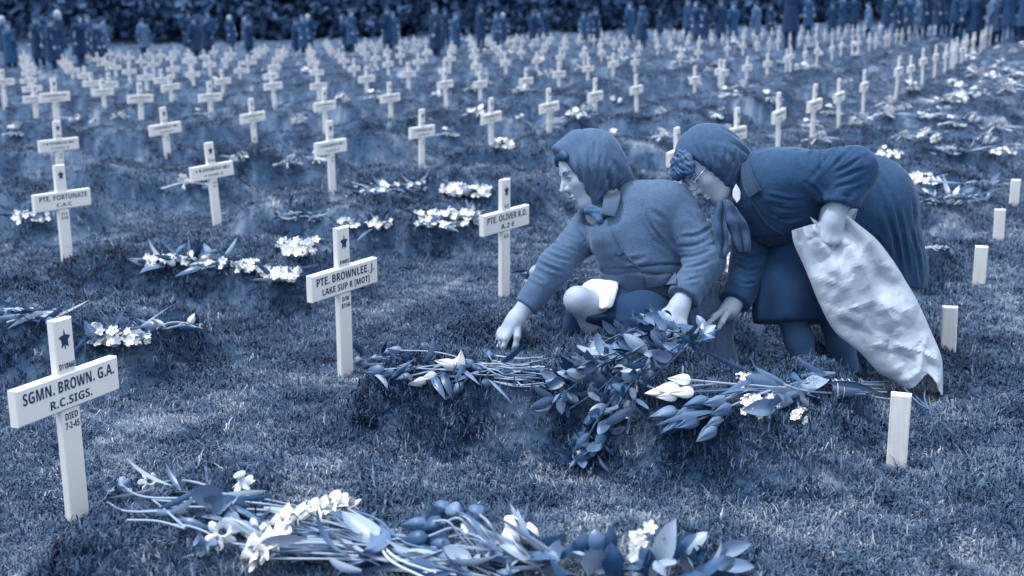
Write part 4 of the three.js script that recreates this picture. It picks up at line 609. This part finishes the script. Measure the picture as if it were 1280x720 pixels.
{ // dark and white tulips next to the sheaf
  const R = mulberry(13), o = bunchAt('tulip_bunch', 'bunch of dark and pale tulips with curved stems beside the daffodil sheaf', 620, 695);
  for (const [hx, hy, m, mx, my, ex, ey, l] of [[527, 655, FM.mid, 560, 652, 600, 700, 0.06], [530, 672, FM.dark, 570, 660, 612, 702, 0.05], [556, 672, FM.dark, 590, 668, 640, 710, 0.04], [550, 655, FM.dark, 575, 648, 610, 695, 0.07], [598, 642, FM.mid, 612, 655, 640, 700, 0.07], [592, 648, FM.dark, 604, 662, 630, 700, 0.04], [553, 634, FM.mid, 585, 648, 606, 690, 0.05], [570, 640, FM.grey, 588, 652, 616, 692, 0.06], [558, 682, FM.mid, 590, 684, 640, 706, 0.04], [642, 656, FM.white, 655, 672, 690, 698, 0.07], [664, 668, FM.white, 672, 680, 700, 706, 0.06], [640, 674, FM.pale, 650, 686, 676, 712, 0.05], [592, 666, FM.white, 605, 676, 640, 702, 0.05]]) {
    const h = onLift(hx, hy, l), k = onLift(mx, my, l + 0.03), e = onLift(ex, ey, 0.02), d = stemPart(o, [e, k.clone().lerp(e, 0.4), k, h.clone().lerp(k, 0.15)], 0.0029, R() < 0.6 ? FM.stem : FM.stemDark);
    place('tulip_head', tulipGeos[Math.floor(R() * 3)], m, o, h.clone().lerp(k, 0.15), d, 1.05 + 0.25 * R(), R() * 6);
  }
  leaves(o, 14, [560, 690], [690, 706], 40, bigLeafGeos, [FM.leaf, FM.leafMid, FM.leafLight, FM.leafDark], R, { lift: 0.05, up: 0.4, s: 0.7 });
  leaves(o, 20, [610, 706], [680, 690], 30, lanceGeos, [FM.leafLight, FM.leaf, FM.leafLight, FM.leafMid], R, { lift: 0.05, up: 0.5, toward: dir(-0.8, 0.35, 0.3), s: 0.55 });
}
{ // broad leaved plant
  const R = mulberry(14), o = bunchAt('leafy_spray', 'broad glossy leaves round a white flower spike at the edge of the mound', 800, 705);
  for (const [x, y, m, dx, dy, s] of [[735, 720, FM.leafLight, 0.25, 0.9, 1.25], [752, 716, FM.leafMid, -0.3, 0.9, 1.2], [770, 712, FM.leafLight, -0.35, 0.7, 1.1], [782, 716, FM.leafDark, 0.05, 1, 1.2], [812, 712, FM.leafLight, 0.2, 1, 1.25], [828, 706, FM.leafLight, 0.05, 1, 1.3], [838, 700, FM.leafDark, 0.15, 1, 1.3], [850, 706, FM.leafLight, 0.8, 0.5, 1.2], [866, 712, FM.leafMid, 0.9, 0.3, 1.1], [872, 716, FM.leafLight, 0.95, 0.1, 1.2], [760, 700, FM.leafDark, 0.3, 0.9, 1.1], [806, 700, FM.leafDark, -0.2, 0.9, 1.1], [720, 722, FM.leafMid, -0.8, 0.4, 1.2], [706, 722, FM.leafLight, -0.7, 0.5, 1.1], [790, 724, FM.leafLight, 0.7, 0.5, 1.1], [845, 722, FM.leafDark, 0.6, 0.6, 1.2], [890, 722, FM.leafMid, 0.9, 0.2, 1.2], [765, 726, FM.leafDark, -0.1, 0.8, 1.2], [822, 724, FM.leafMid, -0.5, 0.6, 1.2]])
    place('leaf', bigLeafGeos[Math.floor(R() * 3)], m, o, onLift(x, y, 0.02 + 0.04 * R()), dir(dx, dy, 0.5), s * 0.62, R() * 6);
  for (let i = 0; i < 22; i++) place('leaf', bigLeafGeos[i % 3], [FM.leafDark, FM.leafMid, FM.leafLight, FM.leaf][i % 4], o, onLift(lerp(705, 905, R()), lerp(690, 724, R()), 0.015 + 0.05 * R()), dir(R() * 2 - 1, R() * 0.9, 0.4), 0.45 + 0.3 * R(), R() * 6);
  for (let i = 0; i < 26; i++) place('blossom', blossomGeo, FM.white, o, onLift(796 + (R() - 0.5) * 16, 666 + 32 * R(), 0.07).addScaledVector(TO, 0.012 * R()), dir(R() - 0.5, R() - 0.3, 0.8), 0.62, R() * 6);
  place('blossom', blossomGeo, FM.white, o, onLift(812, 660, 0.08), dir(0, 0.5, 0.8), 1.1);
  stemPart(o, [onLift(800, 722, 0.01), onLift(798, 700, 0.05), onLift(796, 668, 0.07)], 0.005, FM.stemDark);
}
{ // flowers being laid out under the outstretched hand
  const R = mulberry(15), o = bunchAt('mixed_bunch', 'mixed bunch of grey tulips and leaves under the outstretched hand of the crouching woman', 570, 470);
  const heads = []; for (const [x, y, m] of [[470, 448, FM.grey], [485, 440, FM.grey], [460, 456, FM.mid], [480, 462, FM.mid], [515, 460, FM.grey], [512, 470, FM.grey], [500, 438, FM.grey], [592, 455, FM.mid], [604, 460, FM.mid], [578, 480, FM.grey], [608, 474, FM.grey], [545, 468, FM.pale], [532, 475, FM.pale], [612, 445, FM.mid], [495, 466, FM.dark], [450, 450, FM.grey]]) heads.push([x, y, 'tulip', m, 0.035, 0.9]);
  spray(o, heads, [620, 462], [672, 468], R, { r: 0.0026, jit: 22 });
  for (const [x, y, dx, dy] of [[560, 462, 0.6, 0.6], [574, 462, 0.1, 0.9], [568, 456, -0.8, 0.2]]) place('tulip_head', tulipGeos[0], FM.white, o, onLift(x, y, 0.05), dir(dx, dy, 0.4), 0.95);
  leaves(o, 44, [455, 455], [610, 465], 34, [...lanceGeos, ...ovateGeos], [FM.leaf, FM.leafMid, FM.leafLight, FM.leafDark], R, { lift: 0.04, s: 0.62, up: 0.4 });
  for (let i = 0; i < 16; i++) { const x = 612 + 20 * R(), y = 440 + 38 * R(); stemPart(o, [onLift(x, y, 0.03), onLift(x + 26, y + 2 + 4 * R(), 0.04), onLift(x + 46 + 16 * R(), y + 3 + 6 * (R() - 0.5), 0.02)], 0.0026, R() < 0.6 ? FM.stem : FM.stemDark); }
}
{ // evergreen branches laid over the mound between the women
  const R = mulberry(16), o = bunchAt('evergreen_branches', 'leafy evergreen branches hanging over the mound below the hands of both women', 760, 520, undefined, 'branches');
  const B = [[[850, 415], [800, 412], [770, 420], [735, 440]], [[850, 420], [790, 440], [740, 460], [700, 470]], [[850, 425], [790, 455], [745, 490], [705, 515]], [[845, 430], [790, 470], [750, 520], [725, 565]], [[850, 430], [800, 465], [770, 510], [745, 545]], [[855, 420], [820, 405], [790, 412], [760, 430]], [[860, 430], [840, 450], [815, 470], [800, 480]], [[840, 415], [815, 430], [780, 445], [745, 450]], [[850, 425], [870, 430], [880, 420], [890, 418]], [[820, 440], [795, 480], [790, 510], [783, 540]], [[760, 450], [720, 480], [695, 500], [685, 515]], [[835, 410], [800, 425], [765, 450], [730, 470]], [[760, 480], [740, 530], [725, 560], [720, 578]], [[770, 440], [730, 455], [712, 470], [690, 485]], [[850, 410], [830, 400], [812, 405], [795, 420]], [[780, 500], [760, 535], [750, 560], [742, 570]]];
  let count = 0;
  for (const b of B) {
    const lifts = [0.15, 0.13, 0.09, 0.04].map(x => x * (0.7 + 0.6 * R())), pts = b.map(([x, y], i) => onLift(x, y, y > 520 ? 0.03 : lifts[i])), c = new THREE.CatmullRomCurve3(pts); stemPart(o, pts, 0.0032, FM.stemDark);
    const n = 16 + Math.floor(6 * R());
    for (let i = 0; i < n && count < 298; i++, count++) { const t = 0.1 + 0.9 * i / (n - 1), p = c.getPoint(t), d = c.getTangent(t), side = V(R() - 0.5, R() - 0.25, R() - 0.5).normalize(); place('leaf', ovateGeos[Math.floor(R() * 3)], [FM.leafLight, FM.leaf, FM.leafMid, FM.leafDark, FM.leaf, FM.leafMid][Math.floor(R() * 6)], o, p.addScaledVector(side, 0.006), d.multiplyScalar(0.7).addScaledVector(side, 0.9), 0.75 + 0.55 * R(), R() * 6); }
  }
  stemPart(o, [onLift(795, 462, 0.09), onLift(796, 490, 0.05), onLift(784, 542, 0.03)], 0.003, FM.stem);
}
{ // tulip bouquet right of the branches
  const R = mulberry(17), o = bunchAt('tulip_bouquet', 'bouquet of white and dark tulips with wrapped stalks on the mound below the paper wrapper', 960, 510);
  const heads = []; for (const [x, y, m, s] of [[912, 508, FM.mid, 1.0], [872, 525, FM.mid, 1.1], [905, 500, FM.grey, 1], [832, 490, FM.white, 1], [848, 484, FM.white, 1], [862, 475, FM.white, 1.05], [866, 490, FM.white, 1], [846, 494, FM.white, 0.9], [846, 514, FM.grey, 1.15], [868, 512, FM.mid, 1.1], [850, 530, FM.dark, 1.1], [900, 522, FM.grey, 1.0], [893, 534, FM.grey, 1.1], [884, 500, FM.mid, 1.1]]) heads.push([x, y, 'tulip', m, 0.05, s]);
  for (const [x, y, s] of [[940, 512, 1.3], [964, 504, 0.7], [930, 480, 1.0], [1000, 522, 0.7]]) heads.push([x, y, 'cluster', FM.white, 0.03, s]);
  spray(o, heads, [990, 486], [1095, 489], R, { r: 0.0032, jit: 16, lift: 0.05 });
  leaves(o, 22, [1050, 484], [920, 492], 44, lanceGeos, [FM.leafLight, FM.leaf, FM.leaf, FM.leafMid], R, { lift: 0.055, s: 0.85, up: 0.35 });
  leaves(o, 9, [1010, 490], [960, 505], 40, bigLeafGeos, [FM.leaf, FM.leafMid, FM.leafLight], R, { lift: 0.05, s: 0.9, up: 0.4 });
  place('paper_band', new THREE.CylinderGeometry(0.030, 0.024, 0.07, 14, 1, true), FM.grey, o, onLift(1052, 486, 0.035), dir(-1, 0.03, 0), 1);
  for (let i = 0; i < 3; i++) place('string', new THREE.TorusGeometry(0.027, 0.0014, 5, 18).rotateX(Math.PI / 2), FM.string, o, onLift(1044 + i * 8, 486, 0.035), dir(-1, 0.03, 0), 1.12);
}
{ // dry stalks falling from the wrapper
  const o = bunchAt('dry_stalks', 'few dry stalks lying on the turf under the paper wrapper', 1150, 505, undefined, 'stalks');
  for (const t of [[[1122, 472], [1140, 490], [1168, 520]], [[1158, 478], [1156, 500], [1164, 518]], [[1130, 485], [1150, 505], [1170, 516]]]) stemPart(o, t.map(([x, y], i) => onLift(x, y, 0.05 - 0.02 * i)), 0.003, FM.stemDark);
  for (const [x, y] of [[1166, 516], [1160, 508], [1152, 500]]) place('leaf', ovateGeos[1], FM.leaf, o, onLift(x, y, 0.02), dir(0.4, -0.6, 0.3), 0.8);
}
// smaller bunches on the other graves
function posy(label, px, py, wPx, hPx, spec, seed, name = 'flower_bunch') {
  const R = mulberry(seed), o = bunchAt(name, label, px, py, 'bunches of flowers on the other graves'), d = -camera.worldToLocal(o.position.clone()).z, m2 = d / FOCAL, w = wPx * m2;
  const pt = (lift = 0.05) => { const a = (R() - 0.5) * wPx, b = (R() - 0.5) * hPx; return onLift(px + a, py + b * 0.5 - hPx * 0.1, lift * R() * (1 - Math.pow(Math.abs(a) / wPx * 2, 2)) * 1.7 + 0.012); };
  for (let i = 0; i < 1.5 * (spec.leaf ?? 0); i++) place('leaf', R() < 0.5 ? ovateGeos[Math.floor(R() * 3)] : lanceGeos[Math.floor(R() * 4)], [FM.leaf, FM.leafMid, FM.leafDark, FM.leafLight][Math.floor(R() * 4)], o, pt(), V(R() - 0.5, 0.14 * R(), R() - 0.5), (0.5 + 0.5 * R()) * (spec.s ?? 1), R() * 6);
  for (let i = 0; i < (spec.stem ?? 0); i++) { const a = pt(0.04), b = pt(0.04); stemPart(o, [a, a.clone().lerp(b, 0.5).add(V(0, 0.015, 0)), b], 0.0042, R() < 0.6 ? FM.stem : FM.string); }
  for (let i = 0; i < 1.35 * (spec.white ?? 0); i++) place('blossom', blossomGeo, R() < 0.7 ? FM.white : FM.pale, o, pt(0.09), V(R() - 0.5, 0.6, R()), (1.0 + 0.7 * R()) * (spec.s ?? 1), R() * 6);
  for (let i = 0; i < (spec.bud ?? 0); i++) place('tulip_head', tulipGeos[i % 3], R() < 0.5 ? FM.pale : FM.grey, o, pt(0.06), V(R() - 0.5, 0.4 * R(), R() - 0.3), (0.9 + 0.4 * R()) * (spec.s ?? 1), R() * 6);
  return o;
}
posy('bunch with white blossoms and long stalks on the grave behind the large cross', 150, 425, 80, 34, { leaf: 26, stem: 4, white: 26, bud: 6 }, 21);
posy('bare pale stalks crossing at the end of the white blossom bunch', 225, 412, 70, 24, { leaf: 6, stem: 7, bud: 4 }, 22);
posy('grey trailing leaves and stalks behind the top of the large cross', 35, 398, 80, 34, { leaf: 26, stem: 6 }, 23);
posy('few pale flowers and stalks at the dim end of a mound in the second row', 210, 330, 55, 26, { leaf: 10, stem: 3, white: 12, bud: 3 }, 24);
posy('dark leafy bunch with small pale buds between two white bunches', 265, 330, 56, 34, { leaf: 34, white: 8, bud: 4 }, 25);
posy('compact white bunch beside the dark leafy bunch', 309, 335, 36, 22, { leaf: 8, white: 16 }, 26);
posy('full bunch of pale blossoms behind the arm of the sharply lettered cross', 372, 312, 46, 34, { leaf: 22, white: 38 }, 27);
posy('round bunch of large white blossoms on the turf in front of the pale bunch', 352, 345, 44, 26, { leaf: 8, white: 30, s: 1.15 }, 28);
posy('arching twigs and dark leaves on a mound in the second row', 372, 274, 60, 24, { leaf: 24, stem: 6 }, 29);
posy('large heap of dark leaves with pale twigs on a mound in the second row', 484, 238, 100, 34, { leaf: 64, stem: 8, white: 8 }, 30);
posy('white and pale flowers strewn behind the sharply lettered cross', 455, 284, 70, 28, { leaf: 22, stem: 4, white: 16 }, 31);
posy('tall white heap of blossoms and stalks on the grave next to the third lettered cross', 562, 278, 84, 40, { leaf: 26, stem: 8, white: 44, bud: 8 }, 32);
posy('bright white blossoms beside the white heap', 568, 240, 38, 24, { leaf: 6, white: 22, s: 1.2 }, 33);
posy('bright white ball of blossoms close to the top of the third lettered cross', 602, 242, 26, 24, { leaf: 4, white: 22, s: 1.2 }, 34);
posy('pale flowers at the left edge near the second row cross', 38, 275, 44, 26, { leaf: 16, white: 12 }, 35);
posy('white tulip heads on the turf behind the crouching woman', 664, 348, 20, 12, { bud: 5, leaf: 3 }, 36);
posy('few white blossoms on the turf between the two women', 905, 330, 22, 60, { leaf: 10, white: 7, bud: 3 }, 37);
posy('bright white bunch on a mound behind the back of the stooping woman', 1152, 226, 46, 20, { leaf: 8, white: 34, stem: 4, s: 1.2 }, 38);
posy('long tangle of pale stalks on the mound behind the stooping woman', 1190, 252, 90, 26, { leaf: 34, stem: 14, bud: 6 }, 39);
posy('thin bundle of bare stalks on the mound beside the small white pegs', 1225, 232, 70, 16, { leaf: 10, stem: 9 }, 40);
posy('pale bundle of cut stalks on the turf behind the hem of the dark coat', 1172, 314, 44, 14, { leaf: 8, stem: 9 }, 41);
posy('small pale cluster of blossoms on a mound beyond the bright white bunch', 1112, 192, 34, 24, { leaf: 10, white: 14 }, 42);
posy('dark leaves and stalks beyond the bright white bunch', 1190, 190, 60, 22, { leaf: 26, stem: 5 }, 43);
posy('white flowers tucked beside a small peg at the far mounds', 1255, 190, 40, 26, { leaf: 10, white: 10, stem: 4 }, 44);
{ // clumps of flowers on the far graves
  const R = mulberry(77), G = 'clumps of flowers on the far graves', protos = [];
  const spots = []; for (const q of [[1170, 150], [1190, 160], [1215, 156], [1162, 182], [1242, 168], [1130, 140], [1105, 150], [1225, 120], [1255, 118], [1240, 100], [1262, 92], [1206, 122], [1180, 130], [1090, 92], [1060, 105], [1125, 80], [232, 238], [300, 205], [372, 158], [560, 172], [630, 190], [548, 122], [590, 115], [600, 148], [650, 152], [762, 180], [830, 178], [895, 150], [905, 172], [825, 145], [866, 108], [892, 82], [975, 80], [885, 90], [850, 80], [1015, 160], [770, 130], [720, 150], [680, 96], [120, 158], [20, 162], [20, 172], [95, 155], [150, 150], [250, 145], [430, 130], [470, 125], [395, 205], [360, 210], [925, 112], [1040, 145]]) spots.push(onLand(q[0], q[1]));
  for (let i = 0; i < 120; i++) { const k = i < 34 ? 0 : 1 + Math.floor(R() * 10), u = 0.4 + R() * 1.5, t = (k ? 8 : 9) + R() * 24, p = fromRow(ROW0 - ROWSTEP * k + u, (k ? 4.44 + 2.2 * (k - 1) : 2.05) + Math.round((t - 4.44) / GAP) * GAP + (R() - 0.5) * 0.3); if (p.z < -9 && Math.abs(p.x / p.z) < 0.46) { p.y = height(p.x, p.z); spots.push(p); } }
  const mk = (label, white, leaf, stem) => { const o = thing('flower_clump', label, 'flowers', V(0, 0, 0), 0, G); const flat = V(0, 0, 0);
    for (let i = 0; i < leaf; i++) place('leaf', lanceGeos[i % 4], [FM.leaf, FM.leafMid, FM.leafLight][i % 3], o, V((R() - 0.5) * 0.3, 0.02 + 0.04 * R(), (R() - 0.5) * 0.2), V(R() - 0.5, 0.12 * R(), R() - 0.5), 0.75, R() * 6);
    for (let i = 0; i < white; i++) place('blossom', blossomGeo, i % 3 ? FM.white : FM.pale, o, V((R() - 0.5) * 0.16, 0.03 + 0.07 * R(), (R() - 0.5) * 0.13), V(R() - 0.5, 0.7, R() - 0.2), 1.5 + 0.7 * R(), R() * 6);
    for (let i = 0; i < stem; i++) { const a = R() * 6.28; stemPart(o, [V(-0.16 * Math.cos(a), 0.02, -0.12 * Math.sin(a)), V(0, 0.05, 0), V(0.16 * Math.cos(a), 0.03, 0.12 * Math.sin(a))], 0.006, FM.string); } return o; };
  protos.push(mk('small round clump of white blossoms on a far grave', 14, 3, 0), mk('spread of white blossoms and leaves on a far grave', 9, 8, 3), mk('pale stalks and leaves lying on a far grave', 3, 8, 7));
  const fresh = [1, 1, 1]; spots.forEach((p, i) => { const k = R() < 0.45 ? 0 : R() < 0.6 ? 1 : 2; let o; if (fresh[k]) { o = protos[k]; fresh[k] = 0; } else o = copyOf(protos[k], p); o.position.copy(p); o.rotation.y = R() * 6.28; o.scale.setScalar(0.75 + 0.6 * R()); });
}
// ---------------------------------------------------------------- visitors in the background
{
  const G = 'visitors standing beyond the graves', R = mulberry(55);
  function visitor(label, o = {}) { // facing +z, feet at the origin, 1.7 m tall
    const { coat = 0.08, legs = 0.06, hat = 'felt', hatTone = 0.08, skirt = false, hem = 0.62, stride = 0.05, wide = 1, lean = 0, coatHem = hem } = o;
    const t = thing('person', label, 'person', V(0, 0, 0), 0, G), hx = lean * 0.25;
    const hc = V(0, 1.57, hx + 0.02), sh = 1.38, F = [V(0, 0, 1), V(0, 1, 0), V(1, 0, 0)], H = headField(hc, F, 0.235);
    const legsF = join([cap(V(-0.09, 0.85, 0), V(-0.09, 0.46, stride), 0.085, 0.06), cap(V(-0.09, 0.46, stride), V(-0.09, 0.09, stride * 0.6), 0.06, 0.042), cap(V(0.09, 0.85, 0), V(0.09, 0.46, -stride * 0.4), 0.085, 0.06), cap(V(0.09, 0.46, -stride * 0.4), V(0.09, 0.09, -stride * 1.6), 0.06, 0.042), cap(V(-0.09, 0.05, stride * 0.6), V(-0.10, 0.04, stride * 0.6 + 0.15), 0.045, 0.04), cap(V(0.09, 0.05, -stride * 1.6), V(0.10, 0.04, -stride * 1.6 + 0.15), 0.045, 0.04)], 0.03);
    const up = join([cap(V(0, 1.4, hx * 0.8), V(0, 1.52, hx), 0.055, 0.05), cap(V(0, 1.3, hx * 0.7), V(0, 0.9, 0), 0.12, 0.12), cap(V(-0.22, 0.98, 0.05), V(-0.21, 0.82, 0.12), 0.04, 0.045), cap(V(0.22, 0.98, 0.05), V(0.21, 0.82, 0.12), 0.04, 0.045), cap(V(-0.17, 1.36, hx), V(-0.22, 0.98, 0.05), 0.05, 0.04), cap(V(0.17, 1.36, hx), V(0.22, 0.98, 0.05), 0.05, 0.04)], 0.04);
    const f = (x, y, z) => smin(smin(H.f(x, y, z), up(x, y, z), 0.03), legsF(x, y, z), 0.04);
    const [a, b] = boxOf([V(-0.2, 0, -0.15), V(0.2, 1.72, 0.25)], 0.12);
    const bodyG = netMesh(f, a, b, 0.016); part('body', bodyG, skinMat, t);
    { const lf = (x, y, z) => legsF(x, y, z) - 0.012, top = half(V(0, 0.84, 0), V(0, 1, 0)); part(skirt || legs > 0.2 ? 'stockings' : 'trousers', netMesh((x, y, z) => smax(lf(x, y, z), top(x, y, z), 0.01), V(-0.3, -0.05, -0.4), V(0.3, 0.95, 0.4), 0.02), cloth(legs, { sheen: 0.2 }), t); }
    const cf = join([cap(V(-0.15, sh, hx * 0.9), V(0.15, sh, hx * 0.9), 0.085 * wide, 0.085 * wide), cap(V(0, 1.3, hx * 0.7), V(0, 0.98, 0), 0.17 * wide, 0.155 * wide), cap(V(0, 0.98, 0), V(0, coatHem - 0.05, stride * 0.1), 0.17 * wide, 0.225 * wide), cap(V(-0.18, sh, hx), V(-0.235, 1.12, -0.01), 0.075, 0.065), cap(V(-0.235, 1.12, -0.01), V(-0.22, 0.92, 0.08), 0.065, 0.058), cap(V(0.18, sh, hx), V(0.235, 1.12, -0.01), 0.075, 0.065), cap(V(0.235, 1.12, -0.01), V(0.22, 0.92, 0.08), 0.065, 0.058)], 0.04), hm = half(V(0, coatHem, 0), V(0, -1, 0)), nk = half(V(0, 1.47, 0), V(0, 1, 0));
    const cg = netMesh((x, y, z) => smax(smax(cf(x, y, z) + 0.008 * Math.sin(Math.atan2(x, z) * 9) * sstep(1.0, 0.7, y) + 0.006 * N3(x * 9, y * 9, z * 9), hm(x, y, z), 0.01), nk(x, y, z), 0.02), V(-0.42, coatHem - 0.1, -0.4), V(0.42, 1.55, 0.45), 0.017);
    part('coat', cg, cloth(coat, { sheen: 0.3 }), t);
    if (hat === 'felt') { const pts = [[0, 0.13], [0.06, 0.128], [0.085, 0.10], [0.092, 0.035], [0.10, 0.028], [0.155, 0.022], [0.155, 0.016], [0.0, 0.012]].map(p => new THREE.Vector2(...p)); part('hat', new THREE.LatheGeometry(pts, 20).translate(0, 1.62, hx + 0.01), cloth(hatTone), t); }
    if (hat === 'scarf') { const s = ell(V(0, 1.60, hx - 0.005), [0.10, 0.12, 0.115]), n = cap(V(0, 1.56, hx - 0.03), V(0, 1.42, hx - 0.06), 0.10, 0.06), cut = half(V(0, 1.6, hx + 0.065), V(0, -0.15, 1)); part('headscarf', netMesh((x, y, z) => smax(smin(s(x, y, z), n(x, y, z), 0.05), cut(x, y, z), 0.008), V(-0.2, 1.3, -0.25), V(0.2, 1.8, 0.25), 0.013), cloth(hatTone), t); }
    if (hat === 'cap') { const s = ell(V(0, 1.665, hx), [0.105, 0.05, 0.12]), v = ell(V(0, 1.645, hx + 0.10), [0.075, 0.012, 0.06]); part('cap', netMesh((x, y, z) => smin(s(x, y, z), v(x, y, z), 0.02), V(-0.2, 1.55, -0.25), V(0.2, 1.8, 0.25), 0.013), cloth(hatTone), t); }
    if (hat === 'hair') { const s = ell(V(0, 1.625, hx - 0.015), [0.095, 0.095, 0.105]), cut = half(V(0, 1.6, hx + 0.06), V(0, -0.6, 1)); part('hair', netMesh((x, y, z) => smax(s(x, y, z) + 0.006 * N3(x * 40, y * 40, z * 40), cut(x, y, z), 0.01), V(-0.2, 1.4, -0.25), V(0.2, 1.8, 0.25), 0.012), mat(hatTone), t); }
    return t;
  }
  const kinds = [
    visitor('person in a long near black overcoat and felt hat among the distant visitors', { coat: 0.02, hem: 0.45 }),
    visitor('person in a dark coat and pale headscarf among the distant visitors', { coat: 0.08, hat: 'scarf', hatTone: 0.75, hem: 0.52, legs: 0.4 }),
    visitor('person in a pale raincoat with dark hair among the distant visitors', { coat: 0.42, hat: 'hair', hatTone: 0.08, hem: 0.5, legs: 0.1 }),
    visitor('person in a mid toned greatcoat and peaked cap among the distant visitors', { coat: 0.22, hat: 'cap', hatTone: 0.3, hem: 0.42 }),
    visitor('person in a short dark jacket with fair hair striding among the distant visitors', { coat: 0.05, hat: 'hair', hatTone: 0.7, hem: 0.72, stride: 0.16, legs: 0.15 }),
    visitor('stooping person in a wide dark coat and dark headscarf among the distant visitors', { coat: 0.04, hat: 'scarf', hatTone: 0.12, hem: 0.5, wide: 1.15, lean: 0.5, legs: 0.3 })];
  const spots = [[987, 72, 0, 1.08], [535, 80, 0, 1.0], [640, 62, 1, 0.9], [652, 62, 0, 0.9], [745, 62, 0, 0.92], [758, 60, 5, 0.9], [798, 66, 5, 0.95], [806, 60, 3, 0.9], [885, 58, 0, 0.95], [898, 60, 5, 1], [910, 60, 0, 1], [922, 58, 3, 0.95], [935, 56, 2, 0.9],
    [1085, 50, 2, 0.9], [1098, 50, 1, 0.95], [1068, 48, 0, 0.95], [1122, 56, 0, 1], [1134, 55, 3, 1], [1146, 54, 2, 0.95], [1156, 56, 0, 1.05], [1172, 58, 0, 1], [1182, 56, 5, 1.02], [1194, 57, 3, 1], [1206, 58, 4, 1.0], [1217, 58, 0, 1.05], [1226, 57, 0, 1], [1238, 58, 2, 1.0], [1246, 56, 0, 1], [1258, 62, 1, 0.96], [1270, 58, 0, 1.05], [1279, 60, 3, 1], [1290, 58, 0, 1],
    [60, 96, 5, 1], [72, 92, 0, 1], [88, 90, 1, 1], [100, 92, 5, 1], [112, 90, 0, 1], [124, 88, 3, 1], [138, 84, 0, 0.95], [20, 92, 3, 1], [36, 94, 0, 1], [4, 90, 1, 1],
    [152, 74, 2, 0.95], [166, 73, 0, 0.95], [178, 74, 3, 0.95], [190, 72, 2, 0.95], [202, 72, 0, 0.95], [214, 76, 2, 1], [226, 72, 1, 0.9], [238, 73, 0, 0.95], [250, 74, 0, 0.95], [262, 72, 3, 0.95], [276, 73, 0, 0.95], [290, 74, 1, 0.95], [302, 72, 0, 0.95], [316, 70, 3, 0.95], [330, 72, 2, 0.95], [344, 70, 0, 0.95], [358, 71, 0, 0.92], [372, 72, 3, 0.92], [386, 70, 1, 0.92], [400, 72, 0, 0.9], [420, 71, 5, 0.9], [436, 70, 0, 0.9], [455, 70, 3, 0.92], [468, 68, 1, 0.9], [480, 71, 0, 0.9], [494, 70, 5, 0.9], [508, 68, 3, 0.9], [556, 66, 0, 0.9], [570, 66, 3, 0.9], [584, 64, 2, 0.9], [600, 66, 0, 0.9], [616, 62, 3, 0.88], [676, 58, 3, 0.9], [694, 56, 0, 0.9], [716, 58, 3, 0.88], [730, 56, 0, 0.9], [776, 56, 3, 0.9], [828, 54, 0, 0.9], [850, 54, 3, 0.9], [868, 54, 0, 0.9], [956, 52, 0, 0.9], [1010, 50, 3, 0.9], [1030, 50, 0, 0.9], [1048, 48, 3, 0.9]];
  const first = new Set(); 
  for (const [px0, py0, k, s] of spots) { const clump = px0 < 900 ? Math.round(px0 / 62) * 62 - px0 : 0, px = px0 + clump * 0.5 + (px0 < 1100 && ![535, 640, 745, 798, 987].includes(px0) ? 20 * (R() - 0.5) : 0), py = py0 + (px0 < 1100 && ![535, 640, 745, 798, 987].includes(px0) ? 9 * (R() - 0.5) : 0); if (px0 < 880 && ![535, 640, 745, 798].includes(px0) && R() < 0.08) continue; const p = onGround(px, py); p.y = height(p.x, p.z) - 0.01; let o; if (first.has(k)) o = copyOf(kinds[k], p); else { o = kinds[k]; first.add(k); } o.position.copy(p); o.rotation.y = R() * 6.28; o.scale.setScalar(s * (0.88 + 0.14 * R())); }
}
// ---------------------------------------------------------------- the dark wood behind the cemetery
{
  const R = mulberry(66), pos = [], idx = [];
  for (let i = 0; i < 22; i++) { const c = V((R() - 0.5), (R() - 0.5), (R() - 0.5)), a = V(R() - 0.5, R() - 0.5, R() - 0.5).normalize().multiplyScalar(0.2), b = V(R() - 0.5, R() - 0.5, R() - 0.5).normalize().multiplyScalar(0.15), k = pos.length / 3; for (const q of [c.clone().sub(a), c.clone().add(b), c.clone().add(a), c.clone().sub(b)]) pos.push(q.x, q.y, q.z); idx.push(k, k + 1, k + 2, k, k + 2, k + 3); }
  const N = 18000, im = new THREE.InstancedMesh(geo(pos, idx), mat(0.36, { roughness: 0.9 }), N), m4 = new THREE.Matrix4(), q = new THREE.Quaternion(), c = new THREE.Color();
  for (let i = 0; i < N; i++) { const x = (R() - 0.5) * 150, d = R(), z = -72 - 14 * d - 0.12 * Math.abs(x) * 0.2, top = 7 + 3 * N3(x * 0.12, 1, z * 0.1) + 2 * N3(x * 0.4, 3, z * 0.3), y = Math.pow(R(), 0.8) * top; q.setFromEuler(new THREE.Euler(R() * 6, R() * 6, R() * 6)); const s = 0.9 + 1.1 * R(); im.setMatrixAt(i, m4.compose(V(x, height(x, z) + y, z), q, V(s, s, s))); im.setColorAt(i, c.setScalar(0.85 + 0.3 * R())); }
  im.name = 'far_wood'; im.userData = { kind: 'stuff', label: 'dark band of woodland behind the distant crowd', category: 'woodland' }; im.castShadow = im.receiveShadow = true; scene.add(im);
}
renderer.render(scene, camera);
